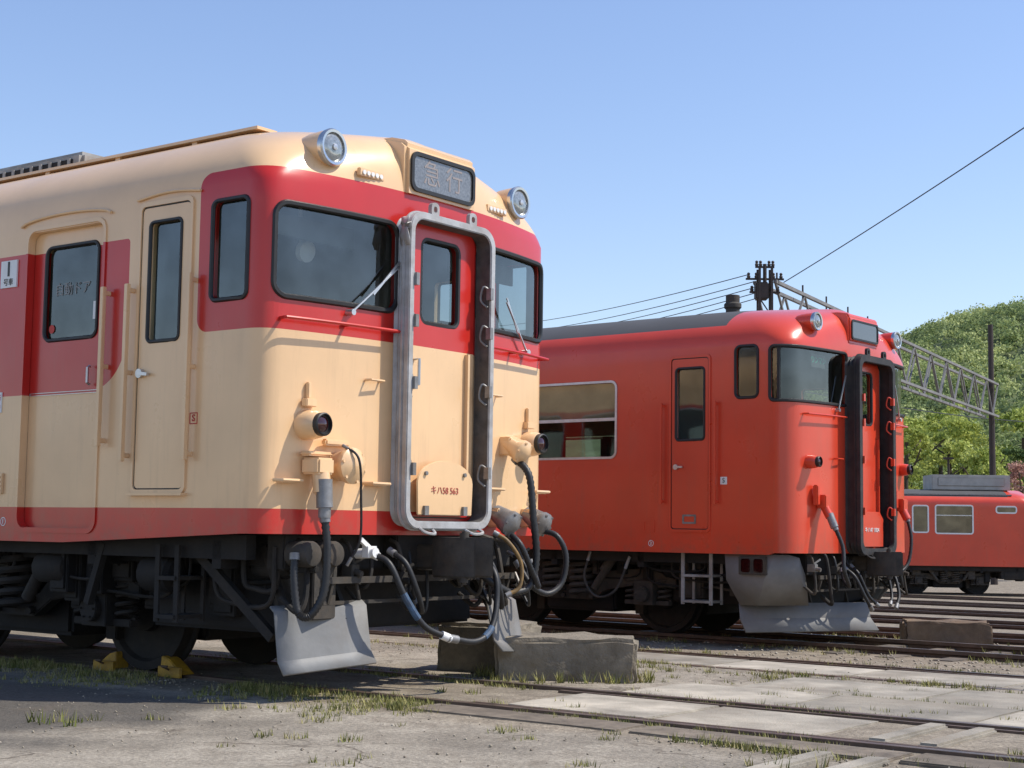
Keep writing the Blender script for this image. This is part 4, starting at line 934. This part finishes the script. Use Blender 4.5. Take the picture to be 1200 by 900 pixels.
for xx,sg,lab in ((-2.50,-1,'yellow wheel chock behind the front wheel of the cream railcar'),(-1.80,1,'yellow wheel chock ahead of the front wheel of the cream railcar')):
    X,Y_=loc(T1,xx,-.575); c=thing('wheel_chock',lab,'wheel chock',(X,Y_,0),T1[3])
    m=MB(); m.prism([(-.12,-.06,0),(.12,-.06,0),(.11,-.06,.12),(.03,-.06,.10)] if sg<0 else [(-.12,-.06,0),(.12,-.06,0),(-.03,-.06,.10),(-.11,-.06,.12)],(0,.11,0)); m.build('wedge',M['yellow'],c,bev=.006)
    m=MB(); m.box(-.11,.11,-.085,-.062,-.02,.05); m.build('clamp_plate',M['yellow'],c); m=MB(); m.tube([(0,-.08,.03),(0,-.15,.06),(.06,-.15,.06)],.008,6); m.build('handle',M['rail'],c)
# ------------------------------------------------------------------ fast leaf / blade meshes
def fastmesh(name,V,F,mat,tint=None,parent=None):
    k=F.shape[1]; me=bpy.data.meshes.new(name); me.vertices.add(len(V)); me.vertices.foreach_set('co',V.astype(np.float32).ravel())
    me.loops.add(F.size); me.loops.foreach_set('vertex_index',F.astype(np.int32).ravel())
    me.polygons.add(len(F)); me.polygons.foreach_set('loop_start',np.arange(0,F.size,k,dtype=np.int32)); me.polygons.foreach_set('loop_total',np.full(len(F),k,dtype=np.int32))
    if tint is not None:
        a=me.attributes.new('tint','FLOAT','POINT'); a.data.foreach_set('value',tint.astype(np.float32))
    me.update(calc_edges=True); me.validate(); me.materials.append(mat)
    o=bpy.data.objects.new(name,me); COL.objects.link(o)
    if parent: o.parent=parent
    return o
def leafmat(name,c0,c1,c2,tl=0.):
    m,nt,b=new_mat(name); a=nt.nodes.new('ShaderNodeAttribute'); a.attribute_name='tint'
    c=ramp(nt,a.outputs['Fac'],[(0.,c0),(.5,c1),(1.,c2)]); nt.links.new(c,b.inputs['Base Color']); b.inputs['Roughness'].default_value=.8; b.inputs['Specular IOR Level'].default_value=.2
    if tl:
        tr=nt.nodes.new('ShaderNodeBsdfTranslucent'); nt.links.new(c,tr.inputs[0]); mx=nt.nodes.new('ShaderNodeMixShader'); mx.inputs[0].default_value=tl
        out=nt.nodes['Material Output']; nt.links.new(b.outputs[0],mx.inputs[1]); nt.links.new(tr.outputs[0],mx.inputs[2]); nt.links.new(mx.outputs[0],out.inputs[0])
    return m
M['leaf']=leafmat('spring_foliage',(.13,.17,.04),(.31,.38,.08),(.50,.54,.15),.3)
M['leafd']=leafmat('dark_foliage',(.065,.10,.035),(.14,.20,.065),(.24,.30,.10),.2)
M['leafr']=leafmat('reddish_foliage',(.22,.12,.09),(.46,.24,.18),(.60,.40,.32),.2)
M['hillleaf']=leafmat('hill_foliage',(.13,.175,.085),(.30,.37,.14),(.54,.58,.25),.3)  # greens greyed a little: distance haze mixed into the leaf colour
M['weed']=leafmat('weeds',(.10,.12,.03),(.24,.23,.07),(.42,.36,.18))
def leaves(cen,rad,n,size,t0):
    N=len(cen); c=np.repeat(cen,n,0); r=np.repeat(rad,n,0); 
    d=rng.normal(size=(N*n,3)); d/=np.linalg.norm(d,axis=1)[:,None]; d[:,2]=np.where(d[:,2]<-.3,-d[:,2]*.5,d[:,2])
    rr_=r*(.60+.46*rng.random(N*n)); P=c+d*rr_[:,None]*np.array([1,1,.85])
    nn=d+rng.normal(size=d.shape)*.7; nn/=np.linalg.norm(nn,axis=1)[:,None]
    u=np.cross(nn,rng.normal(size=d.shape)); u/=np.linalg.norm(u,axis=1)[:,None]; w=np.cross(nn,u)
    s=(size*(.5+.9*rng.random(N*n)))[:,None]
    V=np.stack([P-u*s-w*s*.5,P+u*s-w*s*.6,P+u*s*.7+w*s*.8,P-u*s*.6+w*s*.6],1).reshape(-1,3)
    F=np.arange(len(V)).reshape(-1,4); tt=np.repeat(np.clip(np.repeat(t0,n)+rng.normal(0,.12,N*n)+d[:,2]*.12,0,1),4)
    return V,F,tt
def tree(label,x,y,h,cr_,mat,name='leafy_tree',tone=.5):
    z=gz(x,y)
    t=thing(name,label,'tree',(x,y,z),random.uniform(0,6))
    m=MB(); m.tube(cr([(0,0,-.2),(.05*h*.1,0,h*.25),(-.1,.1,h*.5),(0,0,h*.8)],4),.014*h,8)
    for k in range(6):
        a=k*1.1; z0=h*(.3+.08*k); m.tube(cr([(0,0,z0),(math.cos(a)*cr_*.4,math.sin(a)*cr_*.4,z0+.1*h),(math.cos(a)*cr_*.7,math.sin(a)*cr_*.7,z0+.2*h)],3),.006*h,6)
    m.build('trunk',M['bark'],t)
    nl=60; cen=[];rad=[]
    for k in range(nl):
        u=random.random(); zz=h*(.22+.74*u); rmax=cr_*math.sin(PI*min(.97,max(.12,.15+.8*u)))**.7
        a=random.uniform(0,2*PI); q=rmax*random.uniform(.2,.98); cen.append((q*math.cos(a),q*math.sin(a),zz)); rad.append(cr_*random.uniform(.09,.26))
    V,F,tt=leaves(np.array(cen),np.array(rad),120,cr_*.028,np.clip(rng.normal(tone,.2,nl),0,1))
    fastmesh('crown',V,F,M[mat],tt,t)
TR=[(36,140,13,4.8,'leaf','bright green spring tree nearest the black hood, left of the far group',.75),
(41.5,146,13.5,5.2,'leaf','tall pale green tree second in the group behind the far railcar',.85),
(42.5,130,9.5,4.0,'leafd','dark evergreen tree standing among the pale ones behind the far railcar',.5),
(48,144,14,5.4,'leaf','broad yellow green tree beside the gantry right post',.65),
(53,152,15.5,6,'leaf','highest green tree of the group at the right picture edge',.55),
(38.5,160,15,5.4,'leafd','tall dark tree rising behind the pale green ones near the gantry beam',.8),
(46.2,166,16.5,6,'leaf','rounded mid green tree at the foot of the hill',.5),
(56,140,12,5,'leafd','dark green tree at the far right edge behind the pole',.6),
(32.5,148,13,5,'leafd','dark tree partly hidden by the black gangway hood',.7),
(45.5,125,9,4.2,'leaf','short bright bushy tree low behind the roof of the far railcar',.9),
(51,128,9.5,4.0,'leaf','second short bushy tree low behind the far railcar, at its right end',.8),
(38,124,9,4.2,'leaf','short bushy tree low behind the far railcar, nearest the hood',.65)]
for x,y,h,c,mt,lb,tn in TR: tree(lb,x,y,h,c,mt,tone=tn)
tree('small reddish leafed tree at the right edge above the far railcar roof',24.2,73,5.6,1.6,'leafr','red_leaf_tree',.6)
def HX(x,y):
    s=np.clip((x+10)/165,0,1); s=s*s*(3-2*s); H=62*(.46+.54*s); f=np.clip((y-190)/235,0,1); f=f*f*(3-2*f)
    b=np.clip((y-450)/300,0,1); return -1.4+H*f*(1-.6*b)+2.0*np.sin(x*.045+.5)*f+1.2*np.sin(x*.11)*f
gx=np.linspace(-400,700,110); gy=np.linspace(185,1000,80); GX,GY=np.meshgrid(gx,gy); GZ=HX(GX,GY)
V=np.stack([GX,GY,GZ],-1).reshape(-1,3); idx=np.arange(V.shape[0]).reshape(GX.shape); F=np.stack([idx[:-1,:-1],idx[:-1,1:],idx[1:,1:],idx[1:,:-1]],-1).reshape(-1,4)
M['hill']=simple('hill_floor',(.14,.175,.075),.95,0,.4,.1)
hl=fastmesh('hill',V,F,M['hill']); hl['kind']='structure'
n=3600; hx=rng.uniform(60,200,n); hy=rng.uniform(200,450,n); hr=rng.uniform(1.2,3.4,n)
cen=np.stack([hx,hy,HX(hx,hy)+hr*.8],1); tn=np.clip(.47+.2*np.sin(hx*.09+hy*.05)+rng.normal(0,.26,n),0,1)
V,F,tt=leaves(cen,hr,90,.28,tn)
tag(fastmesh('hill_forest',V,F,M['hillleaf'],tt),'green mixed forest covering the hillside','forest',kind='stuff')
# ------------------------------------------------------------------ gantry and wires
P1=Vector((6.6,40,gz(6.6,40))); P2=Vector((20.95,67,-1.15))
g=thing('lattice_gantry','grey lattice beam gantry on two dark posts above the yard','gantry',P1)
def lp(v): return Vector(v)-P1
m=MB()
for dx,dy in ((-.16,-.16),(.16,-.16),(.16,.16),(-.16,.16)): m.bar(lp(P1+Vector((dx,dy,0))),lp(Vector((P1.x+dx,P1.y+dy,7.9))),.06,.06)
for k in range(17):
    z=-.4+k*.48; sgn=1 if k%2 else -1
    m.bar((-.16*sgn,-.17,z),(.16*sgn,-.17,z+.48),.03,.03); m.bar((-.17,-.16*sgn,z),(-.17,.16*sgn,z+.48),.03,.03)
m.build('post',M['pole'],g)
m=MB(); m.cyl(lp(P2),lp((P2.x,P2.y,10.2)),.16,.11,10); m.build('post',M['pole'],g)
m=MB(); D=Vector((P2.x-P1.x,P2.y-P1.y,0)); L=D.length; D.normalize(); Nn=Vector((-D.y,D.x,0))*.28; zt,zb_=7.55,6.15
for o_ in (-1,1):
    for z in (zt,zb_): m.bar(lp(Vector((P1.x,P1.y,z))+Nn*o_),lp(Vector((P2.x,P2.y,z))+Nn*o_),.09,.09)
    nseg=24
    for k in range(nseg):
        a=Vector((P1.x,P1.y,0))+D*L*k/nseg+Nn*o_; c=Vector((P1.x,P1.y,0))+D*L*(k+1)/nseg+Nn*o_
        a.z=zb_ if k%2 else zt; c.z=zt if k%2 else zb_; m.bar(lp(a),lp(c),.055,.055)
m.build('lattice_beam',M['truss'],g)
for z,w in ((8.30,.5),(7.95,.4),(8.62,.25)):
    m=MB(); m.bar((-w,0,z),(w,0,z),.05,.05); m.build('cross_arm',M['pole'],g)
    for xx in (-w*.85,-w*.45,w*.45,w*.85):
        m=MB(); m.lathe((xx,0,z+.02),(0,0,1),[(0,.04),(.05,.05),(.08,.03),(.12,.045),(.15,.02)],8); m.build('insulator',M['pole'],g)
m=MB(); m.box(-.26,.08,-.18,.18,7.75,8.2); m.build('switch_box',M['pole'],g,bev=.03)
m=MB(); m.cyl((0,0,7.8),(0,0,8.7),.05); m.build('top_mast',M['pole'],g)
for k in range(5):
    p=Vector((P1.x,P1.y,0))+D*(1+k*2.3); m=MB(); m.cyl(lp((p.x,p.y,zt)),lp((p.x,p.y,zt+.4)),.025); m.build('insulator',M['pole'],g)
def wire(p0,p1,sag,r,lab,grp=None):
    p0,p1=Vector(p0),Vector(p1); c=p0; o=MB()
    pts=[p0+(p1-p0)*t-Vector((0,0,4*sag*t*(1-t)))-c for t in np.linspace(0,1,25)]
    o.tube(pts,r,6); w=o.build('overhead_wire',M['wire']); w.location=c; tag(w,lab,'wire',grp); return w
wire((7.1,40,7.55),(9.6,26,8.6),.05,.013,'single wire running up to the right across open sky from the gantry post')
for k,(zz,z1) in enumerate(((7.75,13.0),(7.55,12.55),(7.42,12.3),(7.30,12.05),(7.18,11.8))):
    wire((6.2+.1*k,40,zz),(-4+k*.6,92,z1),.45,.012,'overhead wire running left from the gantry post, '+['topmost','second from top','middle','fourth from top','lowest'][k]+' of five','overhead wires to the left')
wire((1.0,48,7.0),(40,110,9.0),.6,.025,'wire passing behind the lattice beam')
t=thing('lamp_mast','thin dark lamp mast behind the far railcar, left of the gantry post','mast',(19.6,69,-1.15)); m=MB(); m.cyl((0,0,0),(0,0,5.5),.05); m.build('pole',M['pole'],t); m=MB(); m.box(-.2,.2,-.1,.1,5.5,5.6); m.build('lamp_head',M['pole'],t)
# ------------------------------------------------------------------ weeds
def weeds():
    T=[]
    def strip(tr,x0,x1,y,sp,n,h):
        for _ in range(n):
            x=random.uniform(x0,x1); 
            if math.sin(x*2.3+y*5)+math.sin(x*5.1+y)+random.uniform(-1.2,1.2)<.3: continue
            X,Y_=loc(tr,x,y+random.gauss(0,sp)); T.append((X,Y_,h*random.uniform(.3,1.3)))
    strip(T1,-5,.7,-.82,.12,1300,.032); strip(T1,-5,.6,-1.2,.22,900,.024)
    strip(T1,-4,9,-.635,.015,700,.022); strip(T1,-3,9,-.50,.012,500,.02); strip(T1,-3,9,.50,.012,500,.02); strip(T1,-3,9,.61,.02,700,.03)
    strip(T1,-2,9,1.61,.03,600,.025); strip(T1,-2,9,2.75,.15,700,.035); strip(T1,.5,9,-1.02,.03,500,.03)
    strip(T1,-4,10,3.25,.06,700,.03); strip(T1,-4,10,4.65,.15,800,.04); strip(T2,-6,9,-.9,.2,700,.045); strip(T2,-3,9,.9,.3,900,.06); strip(T2,-3,12,2.0,.4,700,.065); strip(T2,-3,14,0,.3,400,.045)
    strip(T2,2,20,5,1.2,900,.07); strip(T1,-1.6,-.2,-2.6,.12,60,.05); strip(T1,3.1,3.8,-1.8,.5,160,.045)
    for _ in range(140):
        x=random.uniform(-.5,7); y=random.uniform(-2.8,3.2); X,Y_=loc(T1,x,y)
        for q in range(random.randint(1,4)): T.append((X+random.gauss(0,.03),Y_+random.gauss(0,.03),random.uniform(.012,.035)))
    for k in range(60): a=random.uniform(0,6.3); T.append((.42+.6*math.cos(a),11.1+.4*math.sin(a),.07))
    T=np.array(T); nb=9; N=len(T)*nb; P=np.repeat(T,nb,0)
    base=np.stack([P[:,0]+rng.normal(0,.020,N),P[:,1]+rng.normal(0,.020,N)],1)
    s=base@np.array([N1.x,N1.y]); z=G0-.01-SL*np.clip(s-SB,0,46)-np.where(s>S0+5,.04,0)
    h=P[:,2]*rng.uniform(.5,1.3,N)+.01; a=rng.uniform(0,2*PI,N); w=.003+h*.04; ln=h*rng.uniform(.2,1.0,N)
    b0=np.stack([base[:,0]-np.sin(a)*w,base[:,1]+np.cos(a)*w,z],1); b1=np.stack([base[:,0]+np.sin(a)*w,base[:,1]-np.cos(a)*w,z],1)
    tp=np.stack([base[:,0]+np.cos(a)*ln,base[:,1]+np.sin(a)*ln,z+h+.01],1)
    V=np.stack([b0,b1,tp],1).reshape(-1,3); F=np.arange(len(V)).reshape(-1,3)
    tt=np.repeat(np.clip(np.repeat(rng.normal(.5,.25,len(T)),nb)+rng.normal(0,.1,N),0,1),3)
    tag(fastmesh('weeds',V,F,M['weed'],tt),'sparse yellow green weeds and grass growing along the rails','weeds',kind='stuff')
    n=8300; t_=rng.uniform(-5,10,n); s_=np.concatenate([rng.normal(S0-.9,.2,1300),rng.normal(S0+3.0,.5,1500),rng.uniform(S0+4.8,S0+13,4500),rng.uniform(S0-3.5,S0-.7,1000)])
    X=t_*A1.x+s_*N1.x+TA*A1.x; Y_=t_*A1.y+s_*N1.y+TA*A1.y; zz=G0-SL*np.clip(s_-SB,0,46)-np.where(s_>S0+5,.04,0); r=rng.uniform(.003,.011,n)*np.where(s_>S0+4.6,1.9,1.)
    octv=np.array([(1,0,0),(0,1,0),(-1,0,0),(0,-1,0),(0,0,.8),(0,0,-.5)]); octf=np.array([(0,1,4),(1,2,4),(2,3,4),(3,0,4),(1,0,5),(2,1,5),(3,2,5),(0,3,5)])
    V=(octv[None]*r[:,None,None]*rng.uniform(.6,1.3,(n,6,1)))+np.stack([X,Y_,zz+r*.3],1)[:,None]; F=(octf[None]+6*np.arange(n)[:,None,None]).reshape(-1,3)
    M['stone']=leafmat('gravel',(.18,.15,.115),(.30,.26,.20),(.44,.39,.31))
    tag(fastmesh('gravel',V.reshape(-1,3),F,M['stone'],np.repeat(rng.random(n),6)),'loose gravel and stones scattered between the tracks','gravel',kind='stuff')
weeds()
# ------------------------------------------------------------------ light, sky, camera
w=bpy.data.worlds.new('World'); SC.world=w; w.use_nodes=True; nt=w.node_tree
sky=nt.nodes.new('ShaderNodeTexSky'); sky.sky_type='NISHITA'; sky.sun_disc=False; sky.sun_elevation=R(52); sky.sun_rotation=R(91); sky.air_density=1.2; sky.dust_density=.35; sky.ozone_density=3.0
bg=nt.nodes['Background']; bg.inputs[1].default_value=.15; nt.links.new(mixc(nt,1.0,sky.outputs[0],(1.16,1.10,1.20),'MULTIPLY'),bg.inputs[0])
sd=Vector((math.cos(R(52))*1.0,-.02,math.sin(R(52)))).normalized()
l=bpy.data.lights.new('sun','SUN'); l.energy=5.0; l.angle=R(.5); l.color=(1,.94,.84); lo=bpy.data.objects.new('sun',l); COL.objects.link(lo); lo.rotation_euler=(-sd).to_track_quat('-Z','Y').to_euler(); lo.location=(0,0,30)
cam=bpy.data.cameras.new('camera'); co=bpy.data.objects.new('camera',cam); COL.objects.link(co); SC.camera=co
pi_,ro=.0930,.0140
Fv=Vector((0,math.cos(pi_),math.sin(pi_))); U=Vector((0,-math.sin(pi_),math.cos(pi_))); X=Vector((1,0,0))
r_=X*math.cos(ro)+U*math.sin(ro); u_=-X*math.sin(ro)+U*math.cos(ro)
mt=Matrix((r_,u_,-Fv)).transposed().to_4x4(); mt.translation=Vector((0,0,1.037)); co.matrix_world=mt
cam.sensor_width=36; cam.lens=1804.46*36/1200; cam.clip_end=5000; cam.clip_start=.05
SC.view_settings.view_transform='Standard'; SC.view_settings.look='None'; SC.view_settings.exposure=0
